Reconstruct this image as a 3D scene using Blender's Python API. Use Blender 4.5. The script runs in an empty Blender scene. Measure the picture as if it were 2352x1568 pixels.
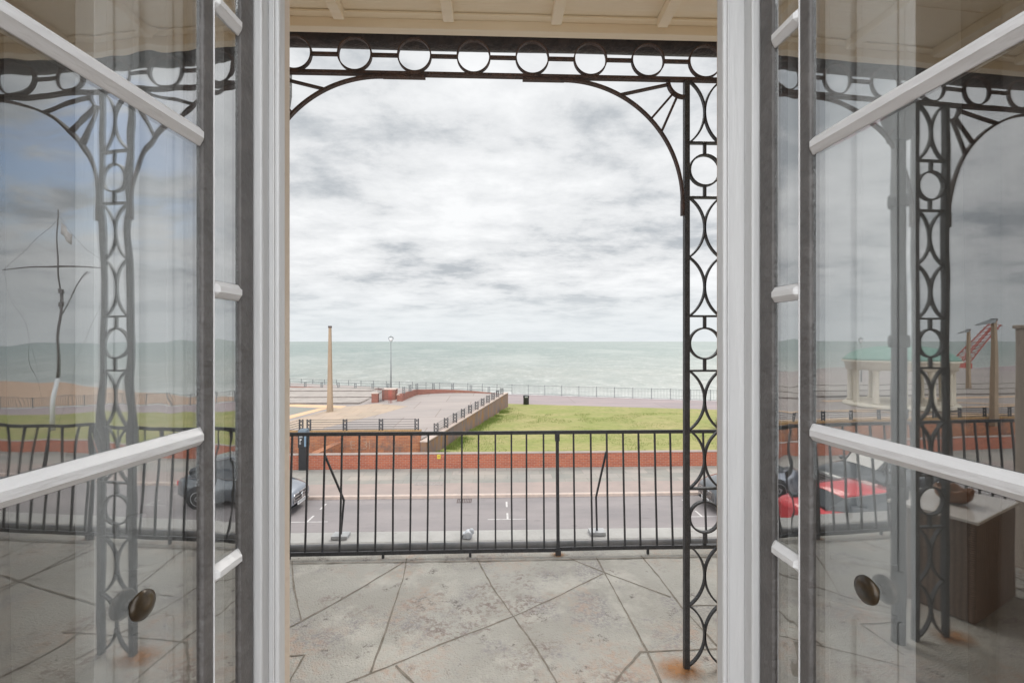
import bpy, bmesh, math, random
from mathutils import Vector, Matrix, noise as mnoise
random.seed(7)
R = math.radians
SC = bpy.context.scene
COL = SC.collection

# ------------------------------------------------------------ camera, sky, sun
EYE = 5.43                      # eye above the far pavement; balcony floor is 1.5 below the eye
FLOOR = EYE - 1.5
YAW = math.atan(0.035)
CY, SY = math.cos(YAW), math.sin(YAW)
F = 1045.0                      # focal length in the units the photo was measured in (2352 wide)
cam = bpy.data.cameras.new('camera'); cam_o = bpy.data.objects.new('camera', cam); COL.objects.link(cam_o)
cam.sensor_width = 36.0; cam.lens = 36.0 * F / 2352.0
cam.clip_start = 0.02; cam.clip_end = 90000
cam_o.location = (0, 0, EYE); cam_o.rotation_euler = (R(90), 0, -YAW)
SC.camera = cam_o

SC.view_settings.view_transform = 'Standard'; SC.view_settings.look = 'None'
SC.view_settings.gamma = 1; SC.view_settings.use_curve_mapping = False
SC.view_settings.exposure = 0.14
SC.cycles.max_bounces = 10; SC.cycles.transparent_max_bounces = 24
SC.cycles.glossy_bounces = 5; SC.cycles.diffuse_bounces = 4
SC.cycles.use_denoising = True

SUN_EL, SUN_AZ = 48, 205        # azimuth in degrees clockwise from +Y
sun = bpy.data.lights.new('sun', 'SUN'); sun.energy = 1.5; sun.angle = R(25); sun.color = (1, .95, .87)
sun_o = bpy.data.objects.new('sun', sun); COL.objects.link(sun_o)
SUN_AZ = 25
sun_o.rotation_euler = (R(90 - SUN_EL), 0, R(180 - SUN_AZ))

w = bpy.data.worlds.new('World'); SC.world = w; w.use_nodes = True
def build_world(nt):
    N, L = nt.nodes, nt.links
    N.clear()
    def nd(t, **k):
        n = N.new(t)
        for a, b in k.items(): setattr(n, a, b)
        return n
    def m(op, a, b=None, c=None, clamp=False):
        n = nd('ShaderNodeMath', operation=op, use_clamp=clamp)
        for i, v in enumerate((a, b, c)):
            if v is None: continue
            if hasattr(v, 'links'): L.new(v, n.inputs[i])
            else: n.inputs[i].default_value = v
        return n.outputs[0]
    def ss(v, lo, hi, a=0.0, b=1.0):
        n = nd('ShaderNodeMapRange', interpolation_type='SMOOTHSTEP')
        L.new(v, n.inputs[0]); n.inputs[1].default_value = lo; n.inputs[2].default_value = hi
        n.inputs[3].default_value = a; n.inputs[4].default_value = b
        return n.outputs[0]
    tc = nd('ShaderNodeTexCoord')
    sep = nd('ShaderNodeSeparateXYZ'); L.new(tc.outputs['Generated'], sep.inputs[0])
    X, Y, Z = sep.outputs
    den = m('ADD', m('MAXIMUM', Z, 0.0), 0.17)
    comb = nd('ShaderNodeCombineXYZ')
    L.new(m('DIVIDE', X, den), comb.inputs[0]); L.new(m('DIVIDE', Y, den), comb.inputs[1])
    def nz(scale, detail, rough, off, dist=0.0, sx=1.0):
        mp = nd('ShaderNodeMapping'); L.new(comb.outputs[0], mp.inputs[0])
        mp.inputs['Location'].default_value = off; mp.inputs['Scale'].default_value = (sx, 1, 1)
        n = nd('ShaderNodeTexNoise'); L.new(mp.outputs[0], n.inputs['Vector'])
        n.inputs['Scale'].default_value = scale; n.inputs['Detail'].default_value = detail
        n.inputs['Roughness'].default_value = rough; n.inputs['Distortion'].default_value = dist
        return n.outputs['Fac']
    a = nz(1.15, 9, .52, (3.1, 1.7, 0), .15)
    b = nz(3.3, 12, .63, (9.4, 5.2, 0), .1, .8)
    s = m('ADD', m('MULTIPLY', a, .52), m('MULTIPLY', b, .48))
    ramp = nd('ShaderNodeValToRGB'); L.new(s, ramp.inputs[0])
    e = ramp.color_ramp.elements
    e[0].position = .40; e[0].color = (.47, .50, .53, 1)
    e[1].position = .60; e[1].color = (.88, .89, .90, 1)
    e2 = ramp.color_ramp.elements.new(.49); e2.color = (.73, .745, .76, 1)
    # pale band over the horizon
    hz = nd('ShaderNodeMixRGB'); hz.inputs[2].default_value = (.74, .78, .80, 1)
    L.new(ss(Z, .0, .16, .85, 0.0), hz.inputs[0]); L.new(ramp.outputs[0], hz.inputs[1])
    # overcast skies are brightest overhead; the sky behind the house is raised to light the room side
    up = m('ADD', ss(Z, .60, .95, 1.0, 1.9), ss(Y, .05, -.6, 0.0, 2.3))
    cl = nd('ShaderNodeVectorMath', operation='SCALE'); L.new(hz.outputs[0], cl.inputs[0]); L.new(up, cl.inputs['Scale'])
    sky = nd('ShaderNodeTexSky', sky_type='NISHITA'); sky.sun_disc = False
    sky.sun_elevation = R(SUN_EL); sky.sun_rotation = R(SUN_AZ)
    skys = nd('ShaderNodeVectorMath', operation='SCALE'); L.new(sky.outputs[0], skys.inputs[0]); skys.inputs['Scale'].default_value = .11
    # breaks in the deck to the far right of the balcony
    c = nz(2.1, 8, .58, (2.3, 8.8, 0), .3, .5)
    az = m('MULTIPLY', ss(X, .58, .70), ss(Z, .10, .24))
    hole = m('MULTIPLY', ss(c, .47, .58), az)
    mx = nd('ShaderNodeMixRGB'); L.new(hole, mx.inputs[0]); L.new(cl.outputs[0], mx.inputs[1]); L.new(skys.outputs[0], mx.inputs[2])
    bg = nd('ShaderNodeBackground'); L.new(mx.outputs[0], bg.inputs[0]); bg.inputs[1].default_value = 1.0
    out = nd('ShaderNodeOutputWorld'); L.new(bg.outputs[0], out.inputs[0])
build_world(w.node_tree)

# ------------------------------------------------------------ measuring helpers
def at_y(px, y):
    "x where the sight line of a column of the photo crosses the plane y"
    u = (px - 1176) / F
    return y / (CY - u * SY) * (u * CY + SY)
def at_d(px, d):
    "point (x, y) at depth d along the view axis"
    X = (px - 1176) / F * d
    return (X * CY + d * SY, -X * SY + d * CY)
def at_z(px, py, z):
    "point on the level z seen at a pixel"
    d = (EYE - z) * F / (py - 785)
    x, y = at_d(px, d)
    return Vector((x, y, z))
def mirror(px, d, side):
    "real place of something the open door leaf on that side shows by reflection"
    if side < 0: h = (-600 / F * .95, .95); vp = 1210
    else: h = (576 / F * .98, .98); vp = 1088
    dx, dy = (vp - 1176) / F, 1.0
    l = math.hypot(dx, dy); dx /= l; dy /= l; nx, ny = -dy, dx
    p = ((px - 1176) / F * d, d)
    k = (p[0] - h[0]) * nx + (p[1] - h[1]) * ny
    q = (p[0] - 2 * k * nx, p[1] - 2 * k * ny)
    return (q[0] * CY + q[1] * SY, -q[0] * SY + q[1] * CY)

# ------------------------------------------------------------ materials
def mat(name, col, rough=.6, col2=None, scale=8.0, metal=0.0, bump=0.0, bscale=None, detail=6, stretch=(1, 1, 1),
        lo=.35, hi=.65, coat=0.0, spec=.5, coords='Object', third=None):
    m_ = bpy.data.materials.new(name); m_.use_nodes = True
    nt = m_.node_tree; N, L = nt.nodes, nt.links
    p = N['Principled BSDF']
    p.inputs['Base Color'].default_value = (*col, 1); p.inputs['Roughness'].default_value = rough
    p.inputs['Metallic'].default_value = metal; p.inputs['Specular IOR Level'].default_value = spec
    if coat: p.inputs['Coat Weight'].default_value = coat; p.inputs['Coat Roughness'].default_value = .05
    tc = N.new('ShaderNodeTexCoord'); mp = N.new('ShaderNodeMapping'); mp.inputs['Scale'].default_value = stretch
    L.new(tc.outputs[coords], mp.inputs[0])
    if col2:
        n = N.new('ShaderNodeTexNoise'); n.inputs['Scale'].default_value = scale; n.inputs['Detail'].default_value = detail
        n.inputs['Roughness'].default_value = .62
        L.new(mp.outputs[0], n.inputs['Vector'])
        r = N.new('ShaderNodeValToRGB'); r.color_ramp.elements[0].position = lo; r.color_ramp.elements[1].position = hi
        r.color_ramp.elements[0].color = (*col, 1); r.color_ramp.elements[1].color = (*col2, 1)
        L.new(n.outputs['Fac'], r.inputs[0])
        last = r.outputs[0]
        if third:
            c3, s3, l3, h3 = third
            n3 = N.new('ShaderNodeTexNoise'); n3.inputs['Scale'].default_value = s3; n3.inputs['Detail'].default_value = 10
            n3.inputs['Roughness'].default_value = .7
            L.new(mp.outputs[0], n3.inputs['Vector'])
            mr = N.new('ShaderNodeMapRange'); mr.inputs[1].default_value = l3; mr.inputs[2].default_value = h3
            L.new(n3.outputs['Fac'], mr.inputs[0])
            mx = N.new('ShaderNodeMixRGB'); mx.inputs[2].default_value = (*c3, 1)
            L.new(mr.outputs[0], mx.inputs[0]); L.new(last, mx.inputs[1]); last = mx.outputs[0]
        L.new(last, p.inputs['Base Color'])
    if bump:
        nb = N.new('ShaderNodeTexNoise'); nb.inputs['Scale'].default_value = bscale or scale * 3; nb.inputs['Detail'].default_value = 5
        L.new(mp.outputs[0], nb.inputs['Vector'])
        b = N.new('ShaderNodeBump'); b.inputs['Strength'].default_value = min(1, bump); b.inputs['Distance'].default_value = .01 if bump <= 1 else .01 * bump
        L.new(nb.outputs['Fac'], b.inputs['Height']); L.new(b.outputs[0], p.inputs['Normal'])
    return m_

def brick_mat(name, c1, c2, mortar, grime, squash=1.0, gl=.52):
    m_ = bpy.data.materials.new(name); m_.use_nodes = True
    nt = m_.node_tree; N, L = nt.nodes, nt.links; p = N['Principled BSDF']; p.inputs['Roughness'].default_value = .85
    uv = N.new('ShaderNodeUVMap')
    b = N.new('ShaderNodeTexBrick'); L.new(uv.outputs[0], b.inputs['Vector'])
    b.inputs['Scale'].default_value = 1.0; b.inputs['Brick Width'].default_value = .225; b.inputs['Row Height'].default_value = .075
    b.inputs['Mortar Size'].default_value = .007; b.inputs['Mortar Smooth'].default_value = .2; b.inputs['Bias'].default_value = 0
    b.inputs['Color1'].default_value = (*c1, 1); b.inputs['Color2'].default_value = (*c2, 1); b.inputs['Mortar'].default_value = (*mortar, 1)
    n = N.new('ShaderNodeTexNoise'); n.inputs['Scale'].default_value = 1.3; n.inputs['Detail'].default_value = 9; n.inputs['Roughness'].default_value = .7
    L.new(uv.outputs[0], n.inputs['Vector'])
    mr = N.new('ShaderNodeMapRange'); mr.inputs[1].default_value = gl; mr.inputs[2].default_value = gl + .12; mr.inputs[4].default_value = .75
    L.new(n.outputs['Fac'], mr.inputs[0])
    mx = N.new('ShaderNodeMixRGB'); mx.inputs[2].default_value = (*grime, 1)
    L.new(mr.outputs[0], mx.inputs[0]); L.new(b.outputs['Color'], mx.inputs[1]); L.new(mx.outputs[0], p.inputs['Base Color'])
    bp = N.new('ShaderNodeBump'); bp.inputs['Strength'].default_value = .5; bp.inputs['Distance'].default_value = .01
    bp.invert = True
    L.new(b.outputs['Fac'], bp.inputs['Height']); L.new(bp.outputs[0], p.inputs['Normal'])
    return m_

def glass_mat(name, wob, scale, seed):
    m_ = bpy.data.materials.new(name); m_.use_nodes = True
    nt = m_.node_tree; N, L = nt.nodes, nt.links; N.clear()
    tc = N.new('ShaderNodeTexCoord'); mp = N.new('ShaderNodeMapping'); mp.inputs['Location'].default_value = (seed, seed * 2, seed)
    mp.inputs['Scale'].default_value = (1, 1.5, .8)
    L.new(tc.outputs['Object'], mp.inputs[0])
    n = N.new('ShaderNodeTexNoise'); n.inputs['Scale'].default_value = scale; n.inputs['Detail'].default_value = 2.0
    L.new(mp.outputs[0], n.inputs['Vector'])
    b = N.new('ShaderNodeBump'); b.inputs['Strength'].default_value = 1; b.inputs['Distance'].default_value = wob
    L.new(n.outputs['Fac'], b.inputs['Height'])
    g = N.new('ShaderNodeNewGeometry'); dt = N.new('ShaderNodeVectorMath'); dt.operation = 'DOT_PRODUCT'
    L.new(g.outputs['True Normal'], dt.inputs[0]); L.new(g.outputs['Incoming'], dt.inputs[1])
    def m(op, a, b_=None):
        q = N.new('ShaderNodeMath'); q.operation = op
        for i, v in enumerate((a, b_)):
            if v is None: continue
            if hasattr(v, 'links'): L.new(v, q.inputs[i])
            else: q.inputs[i].default_value = v
        return q.outputs[0]
    c = m('ABSOLUTE', dt.outputs['Value'])
    f = m('ADD', m('MULTIPLY', m('POWER', m('SUBTRACT', 1.0, c), 1.25), .86), .13)
    gl = N.new('ShaderNodeBsdfGlossy'); gl.inputs['Roughness'].default_value = 0.0; L.new(b.outputs[0], gl.inputs['Normal'])
    tr = N.new('ShaderNodeBsdfTransparent'); tr.inputs[0].default_value = (.97, .985, .98, 1)
    mx = N.new('ShaderNodeMixShader'); L.new(f, mx.inputs[0]); L.new(tr.outputs[0], mx.inputs[1]); L.new(gl.outputs[0], mx.inputs[2])
    o = N.new('ShaderNodeOutputMaterial'); L.new(mx.outputs[0], o.inputs[0])
    return m_

M = dict(
    white=mat('white_gloss_paint', (.60, .592, .585), .36, (.57, .565, .562), 5, bump=.5, bscale=38, stretch=(1, 1, .10), third=((.55, .52, .50), 26, .71, .76)),
    shutter_white=mat('satin_white_paint', (.66, .65, .645), .45, (.60, .59, .585), 4),
    chipped=mat('aged_white_paint', (.74, .73, .725), .34, (.72, .705, .70), 6, bump=.35, bscale=70, stretch=(.25, 1, 1), third=((.45, .41, .38), 60, .74, .78)),
    sash=mat('shaded_sash_paint', (.095, .088, .084), .5, (.135, .125, .12), 12, bump=.8, bscale=40, third=((.45, .43, .41), 60, .70, .76)),  # dark base colour stands in for shade on the stiles and uprights
    cream=mat('cream_painted_render', (.66, .55, .45), .7, (.60, .49, .38), 2.5, bump=.3, bscale=60),
    canopy=mat('cream_painted_board', (.96, .87, .70), .55, (.94, .82, .63), 3, bump=.5, bscale=10, stretch=(.4, 4, 4), third=((.6, .46, .32), 30, .68, .78)),
    iron=mat('black_painted_iron', (.028, .03, .034), .38, (.05, .052, .06), 30, bump=.8, bscale=130, third=((.16, .17, .18), 120, .68, .78)),
    iron2=mat('rusty_dark_iron', (.045, .032, .032), .6, (.10, .06, .05), 25, bump=1, bscale=90, third=((.30, .25, .24), 70, .66, .76)),
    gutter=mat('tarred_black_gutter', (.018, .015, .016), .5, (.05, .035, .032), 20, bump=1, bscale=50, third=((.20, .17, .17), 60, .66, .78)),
    floor=None,
    joint=mat('dark_mortar_joint', (.15, .132, .105), .9, (.26, .23, .195), 15, bump=.6),
    coping=mat('pale_stone_coping', (.50, .49, .47), .75, (.40, .39, .375), 3, third=((.25, .23, .21), 11, .62, .72), bump=.4, bscale=60),
    lead=mat('grey_lead_flashing', (.17, .18, .19), .5, (.28, .28, .29), 6, bump=.5),
    rust=mat('rust_stain', (.42, .17, .05), .9, (.5, .33, .2), 12),
    curtain=mat('taupe_curtain_linen', (.09, .075, .068), .9, (.06, .05, .046), 40, stretch=(1, 1, .05)),
    brass=mat('aged_brass', (.075, .048, .022), .28, (.02, .016, .012), 26, metal=.2),
    wall_in=mat('grey_interior_plaster', (.34, .32, .30), .8, (.30, .28, .26), 4),
    boards=mat('brown_floorboards', (.20, .12, .07), .5, (.14, .08, .05), 4, stretch=(6, .6, 1)),
    asphalt=mat('grey_asphalt', (.265, .237, .232), .9, (.205, .187, .187), .5, bump=1, bscale=60, detail=14, stretch=(.5, 1.6, 1), third=((.15, .135, .135), 3.5, .60, .72)),
    prom=mat('pink_asphalt', (.32, .255, .25), .9, (.26, .22, .22), .35, bump=.5, bscale=30, detail=12, stretch=(.5, 1.5, 1), third=((.20, .165, .16), 2.5, .58, .72)),
    plaza=mat('buff_plaza_concrete', (.35, .30, .275), .9, (.28, .245, .23), .35, bump=.4, bscale=20, detail=10, stretch=(.6, 1.6, 1)),
    plaza2=mat('sand_paving', (.42, .32, .24), .9, (.35, .275, .22), .6, detail=8),
    band=mat('orange_buff_paving', (.60, .40, .24), .85, (.54, .37, .24), 1.2),
    green=mat('grey_green_paving', (.20, .205, .18), .9, (.24, .235, .21), 1.0),
    step=mat('weathered_step_concrete', (.36, .32, .29), .9, (.26, .23, .21), 2),
    riser=mat('dark_step_riser', (.14, .12, .11), .9, (.2, .17, .15), 3),
    diag=mat('mossy_render_wall', (.22, .15, .125), .9, (.155, .12, .11), 1.4, bump=.6, bscale=25, stretch=(1, 1, .3), third=((.27, .14, .055), 3, .50, .60)),
    kerb=mat('pink_granite_kerb', (.50, .40, .34), .85, (.42, .34, .30), 5),
    tarmac_pink=mat('pink_footway_tarmac', (.33, .262, .235), .9, (.27, .225, .205), .9, bump=.4, bscale=40, detail=10, third=((.22, .17, .155), 4, .6, .72)),
    line=mat('worn_white_line_paint', (.56, .54, .52), .8, (.36, .34, .335), 10, lo=.45, hi=.7),
    concrete_pole=mat('weathered_tan_concrete', (.34, .25, .17), .85, (.27, .20, .14), 3, stretch=(1, 1, .3)),
    stone=mat('cream_stone', (.62, .56, .46), .8, (.54, .48, .39), 2),
    copper=mat('verdigris_copper', (.13, .25, .20), .6, (.20, .31, .26), 2),
    red_steel=mat('red_crane_steel', (.42, .07, .05), .5, (.34, .08, .06), 3),
    grey_steel=mat('galvanised_grey_steel', (.16, .17, .175), .5, (.22, .23, .23), 10, metal=.2),
    black=mat('black_plastic', (.02, .021, .023), .45, (.03, .03, .032), 8),
    rubber=mat('tyre_rubber', (.02, .02, .02), .85),
    alloy=mat('alloy_wheel', (.42, .43, .44), .35, metal=.8),
    chrome=mat('bright_chrome', (.72, .73, .75), .12, metal=1),
    carglass=mat('dark_car_glass', (.02, .025, .03), .06, spec=.8),
    car_silver=mat('silver_car_paint', (.24, .26, .30), .25, metal=.55, coat=1),
    car_black=mat('black_car_paint', (.025, .03, .035), .3, coat=1),
    car_grey=mat('graphite_car_paint', (.10, .11, .12), .3, metal=.4, coat=1),
    car_red=mat('red_car_paint', (.62, .03, .04), .35, coat=1),
    lamp=mat('frosted_lamp_glass', (.75, .76, .76), .2),
    plate_w=mat('white_plate', (.78, .78, .78), .5),
    wicker=mat('brown_wicker', (.20, .13, .10), .7, (.10, .065, .05), 120, bump=1, bscale=160, stretch=(1, 1, 2.5)),
    tabletop=mat('white_table_glass', (.74, .70, .66), .12),
    bowl=mat('brown_wooden_bowl', (.26, .12, .055), .4, (.17, .07, .03), 25),
    shingle=mat('orange_shingle', (.42, .28, .19), .95, (.36, .25, .18), .3, bump=.8, bscale=12),
    paper=mat('white_plastic_fitting', (.66, .68, .71), .5, (.46, .50, .56), 26),
    blue=mat('blue_sign_panel', (.10, .28, .5), .5),
    yellow=mat('yellow_notice', (.62, .48, .05), .6),
    leaf=mat('spiky_leaf', (.10, .12, .05), .6, (.16, .13, .06), 6),
    bark=mat('brown_stem', (.12, .09, .06), .9),
    flag=mat('faded_flag_cloth', (.30, .28, .28), .9, (.45, .42, .4), 3),
    mastw=mat('white_mast_paint', (.62, .63, .64), .5),
    mastd=mat('dark_mast_timber', (.07, .06, .06), .6),
)
def wicker_mat():
    m_ = mat('brown_wicker', (.36, .25, .19), .7, (.24, .165, .125), 60)
    nt = m_.node_tree; N, L = nt.nodes, nt.links; p = N['Principled BSDF']; last = p.inputs['Base Color'].links[0].from_socket
    tc = N.new('ShaderNodeTexCoord'); uv = N.new('ShaderNodeMapping'); L.new(tc.outputs['Object'], uv.inputs[0]); uv.inputs['Rotation'].default_value = (0, 0, R(45))
    b = N.new('ShaderNodeTexWave'); b.inputs['Scale'].default_value = 16; b.inputs['Distortion'].default_value = 1.2; b.bands_direction = 'X'; L.new(uv.outputs[0], b.inputs['Vector'])
    c = N.new('ShaderNodeTexWave'); c.inputs['Scale'].default_value = 26; c.inputs['Distortion'].default_value = .8; c.bands_direction = 'Z'; L.new(tc.outputs['Object'], c.inputs['Vector'])
    mu = N.new('ShaderNodeMath'); mu.operation = 'MULTIPLY'; L.new(b.outputs['Fac'], mu.inputs[0]); L.new(c.outputs['Fac'], mu.inputs[1])
    mx = N.new('ShaderNodeMixRGB'); mx.inputs[1].default_value = (.04, .028, .02, 1); ad = N.new('ShaderNodeMath'); ad.operation = 'ADD'; ad.use_clamp = True; ad.inputs[1].default_value = .35; L.new(mu.outputs[0], ad.inputs[0])
    L.new(ad.outputs[0], mx.inputs[0]); L.new(last, mx.inputs[2]); L.new(mx.outputs[0], p.inputs['Base Color']); return m_
M['wicker'] = wicker_mat()
M['brick_red'] = brick_mat('red_brick', (.40, .115, .06), (.31, .085, .05), (.38, .25, .19), (.40, .15, .09), gl=.58)
M['brick_brown'] = brick_mat('brown_weathered_brick', (.42, .17, .08), (.30, .11, .06), (.34, .22, .15), (.15, .115, .10), gl=.50)
M['brick_far'] = brick_mat('weathered_far_brick', (.29, .11, .08), (.22, .085, .065), (.25, .16, .13), (.30, .17, .10), gl=.54)
M['glass_a'] = glass_mat('old_rippled_glass', .0012, 5.5, 2.0)
M['glass_b'] = glass_mat('old_window_glass', .00018, 6.0, 5.0)
M['glass_c'] = glass_mat('margin_window_glass', .0006, 9.0, 9.0)

def floor_mat():
    m_ = mat('worn_balcony_stone', (.44, .43, .395), .8, (.36, .345, .31), 1.3, bump=1, bscale=120, detail=12, third=((.50, .485, .44), 2.7, .52, .66))
    nt = m_.node_tree; N, L = nt.nodes, nt.links; p = N['Principled BSDF']; last = p.inputs['Base Color'].links[0].from_socket
    tc = N.new('ShaderNodeTexCoord')
    def stainl(last, s1, lo, hi, s2, lo2, hi2, colr, amt, off):
        o = []
        for sc, l_, h_, a_ in ((s1, lo, hi, 1), (s2, lo2, hi2, amt)):
            mp = N.new('ShaderNodeMapping'); mp.inputs['Location'].default_value = (off, off * 1.7, 0); L.new(tc.outputs['Object'], mp.inputs[0])
            n = N.new('ShaderNodeTexNoise'); n.inputs['Scale'].default_value = sc; n.inputs['Detail'].default_value = 7; n.inputs['Roughness'].default_value = .68; L.new(mp.outputs[0], n.inputs['Vector'])
            q = N.new('ShaderNodeMapRange'); q.inputs[1].default_value = l_; q.inputs[2].default_value = h_; q.inputs[4].default_value = a_; L.new(n.outputs['Fac'], q.inputs[0]); o.append(q.outputs[0])
        mu = N.new('ShaderNodeMath'); mu.operation = 'MULTIPLY'; L.new(o[0], mu.inputs[0]); L.new(o[1], mu.inputs[1])
        mx = N.new('ShaderNodeMixRGB'); mx.inputs[2].default_value = (*colr, 1); L.new(mu.outputs[0], mx.inputs[0]); L.new(last, mx.inputs[1]); return mx.outputs[0]
    last = stainl(last, 1.9, .54, .64, 38, .46, .58, (.23, .18, .16), .9, 3.3)
    last = stainl(last, 2.6, .53, .62, 55, .45, .55, (.25, .235, .25), .65, 11.1)
    last = stainl(last, 2.2, .52, .64, 26, .42, .6, (.46, .34, .27), .7, 21.7)
    last = stainl(last, 9, .60, .66, 80, .42, .6, (.12, .10, .09), .9, 31.7)
    L.new(last, p.inputs['Base Color']); return m_
M['floor'] = floor_mat()

def slab_mat(name='grey_paving_slabs', bw=.9, rh=.6, c2=(.74, .80, .80), mo=(.68, .66, .64), ms=.008, m_=None):
    m_ = m_ or mat('grey_paving_slabs', (.335, .295, .26), .9, (.26, .245, .225), .45, bump=.3, bscale=30, detail=10, third=((.24, .215, .20), 1.6, .55, .68))
    nt = m_.node_tree; N, L = nt.nodes, nt.links; p = N['Principled BSDF']
    old = p.inputs['Base Color'].links[0].from_socket
    tc = N.new('ShaderNodeTexCoord'); b = N.new('ShaderNodeTexBrick'); L.new(tc.outputs['Object'], b.inputs['Vector'])
    b.inputs['Scale'].default_value = 1; b.inputs['Brick Width'].default_value = bw; b.inputs['Row Height'].default_value = rh
    b.inputs['Mortar Size'].default_value = ms; b.inputs['Color1'].default_value = (1, 1, 1, 1); b.inputs['Color2'].default_value = (*c2, 1)
    b.inputs['Mortar'].default_value = (*mo, 1)
    mx = N.new('ShaderNodeMixRGB'); mx.blend_type = 'MULTIPLY'; mx.inputs[0].default_value = 1
    L.new(old, mx.inputs[1]); L.new(b.outputs['Color'], mx.inputs[2]); L.new(mx.outputs[0], p.inputs['Base Color'])
    return m_
M['slabs'] = slab_mat()
slab_mat(bw=3.6, rh=3.0, c2=(.90, .92, .93), mo=(.72, .68, .66), ms=.03, m_=M['plaza'])
slab_mat(bw=1.2, rh=1.2, c2=(.90, .93, .92), mo=(.78, .74, .70), ms=.02, m_=M['plaza2'])
slab_mat(bw=14, rh=5, c2=(.92, .93, .94), mo=(.80, .78, .76), ms=.04, m_=M['prom'])

def grass_mat():
    m_ = mat('mown_grass', (.215, .232, .062), .95, (.30, .262, .108), .5, bump=2.5, bscale=7, detail=14, lo=.36, hi=.62,
             stretch=(.45, 1, 1), third=((.12, .155, .03), 5.5, .47, .72))
    return m_
M['grass'] = grass_mat()

def sea_mat():
    m_ = bpy.data.materials.new('grey_green_sea'); m_.use_nodes = True
    nt = m_.node_tree; N, L = nt.nodes, nt.links; p = N['Principled BSDF']
    tc = N.new('ShaderNodeTexCoord'); sep = N.new('ShaderNodeSeparateXYZ'); L.new(tc.outputs['Object'], sep.inputs[0])
    def nz(sx, sy, det=6, r=.6):
        mp = N.new('ShaderNodeMapping'); mp.inputs['Scale'].default_value = (sx, sy, 1); L.new(tc.outputs['Object'], mp.inputs[0])
        n = N.new('ShaderNodeTexNoise'); n.inputs['Scale'].default_value = 1; n.inputs['Detail'].default_value = det; n.inputs['Roughness'].default_value = r
        L.new(mp.outputs[0], n.inputs['Vector']); return n.outputs['Fac']
    # sand in suspension near the shore, green further out
    mr = N.new('ShaderNodeMapRange'); mr.interpolation_type = 'SMOOTHSTEP'
    mr.inputs[1].default_value = 60; mr.inputs[2].default_value = 420; L.new(sep.outputs[1], mr.inputs[0])
    mr2 = N.new('ShaderNodeMath'); mr2.operation = 'POWER'; L.new(mr.outputs[0], mr2.inputs[0]); mr2.inputs[1].default_value = .5
    mx = N.new('ShaderNodeMixRGB'); mx.inputs[1].default_value = (.32, .315, .28, 1); mx.inputs[2].default_value = (.125, .185, .165, 1)
    L.new(mr2.outputs[0], mx.inputs[0])
    # broad streaks of different water
    st = N.new('ShaderNodeMapRange'); st.inputs[1].default_value = .4; st.inputs[2].default_value = .65; L.new(nz(.0035, .02), st.inputs[0]); st.inputs[4].default_value = .5
    mx2 = N.new('ShaderNodeMixRGB'); mx2.inputs[2].default_value = (.22, .25, .24, 1); L.new(st.outputs[0], mx2.inputs[0]); L.new(mx.outputs[0], mx2.inputs[1])
    # wave crests, long chop and finer chop
    def lay(prev, fac_sock, lo, hi, amt, colr):
        q = N.new('ShaderNodeMapRange'); q.inputs[1].default_value = lo; q.inputs[2].default_value = hi; q.inputs[4].default_value = amt
        L.new(fac_sock, q.inputs[0]); x_ = N.new('ShaderNodeMixRGB'); x_.inputs[2].default_value = (*colr, 1)
        L.new(q.outputs[0], x_.inputs[0]); L.new(prev, x_.inputs[1]); return x_.outputs[0]
    c_ = lay(mx2.outputs[0], nz(.05, .035, 5, .65), .42, .60, .35, (.16, .205, .19))
    c_ = lay(c_, nz(.5, .22, 4, .75), .55, .66, .85, (.46, .47, .44))
    c_ = lay(c_, nz(.9, .5, 3, .7), .55, .66, .6, (.15, .18, .16))
    c_ = lay(c_, nz(.11, .055, 8, .75), .50, .62, .55, (.40, .41, .38))
    c_ = lay(c_, nz(.13, .075, 8, .8), .53, .62, .6, (.14, .175, .16))
    c_ = lay(c_, nz(.016, .006, 6, .65), .50, .62, .45, (.36, .38, .35))
    mx3 = N.new('ShaderNodeMixRGB'); mx3.inputs[0].default_value = 0; L.new(c_, mx3.inputs[1])
    # surf on the shore
    sf = N.new('ShaderNodeMapRange'); sf.inputs[1].default_value = 90; sf.inputs[2].default_value = 62; sf.inputs[4].default_value = .55; L.new(sep.outputs[1], sf.inputs[0])
    sn = N.new('ShaderNodeMapRange'); sn.inputs[1].default_value = .38; sn.inputs[2].default_value = .56; L.new(nz(.06, .55, 7, .7), sn.inputs[0])
    sm = N.new('ShaderNodeMath'); sm.operation = 'MULTIPLY'; L.new(sf.outputs[0], sm.inputs[0]); L.new(sn.outputs[0], sm.inputs[1])
    mx4 = N.new('ShaderNodeMixRGB'); mx4.inputs[2].default_value = (.66, .65, .62, 1); L.new(sm.outputs[0], mx4.inputs[0]); L.new(mx3.outputs[0], mx4.inputs[1])
    L.new(mx4.outputs[0], p.inputs['Base Color'])
    p.inputs['Roughness'].default_value = .35; p.inputs['Specular IOR Level'].default_value = .35
    b = N.new('ShaderNodeBump'); b.inputs['Strength'].default_value = 1; b.inputs['Distance'].default_value = .35
    L.new(nz(.25, .9, 8), b.inputs['Height']); L.new(b.outputs[0], p.inputs['Normal'])
    return m_
M['sea'] = sea_mat()

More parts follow.
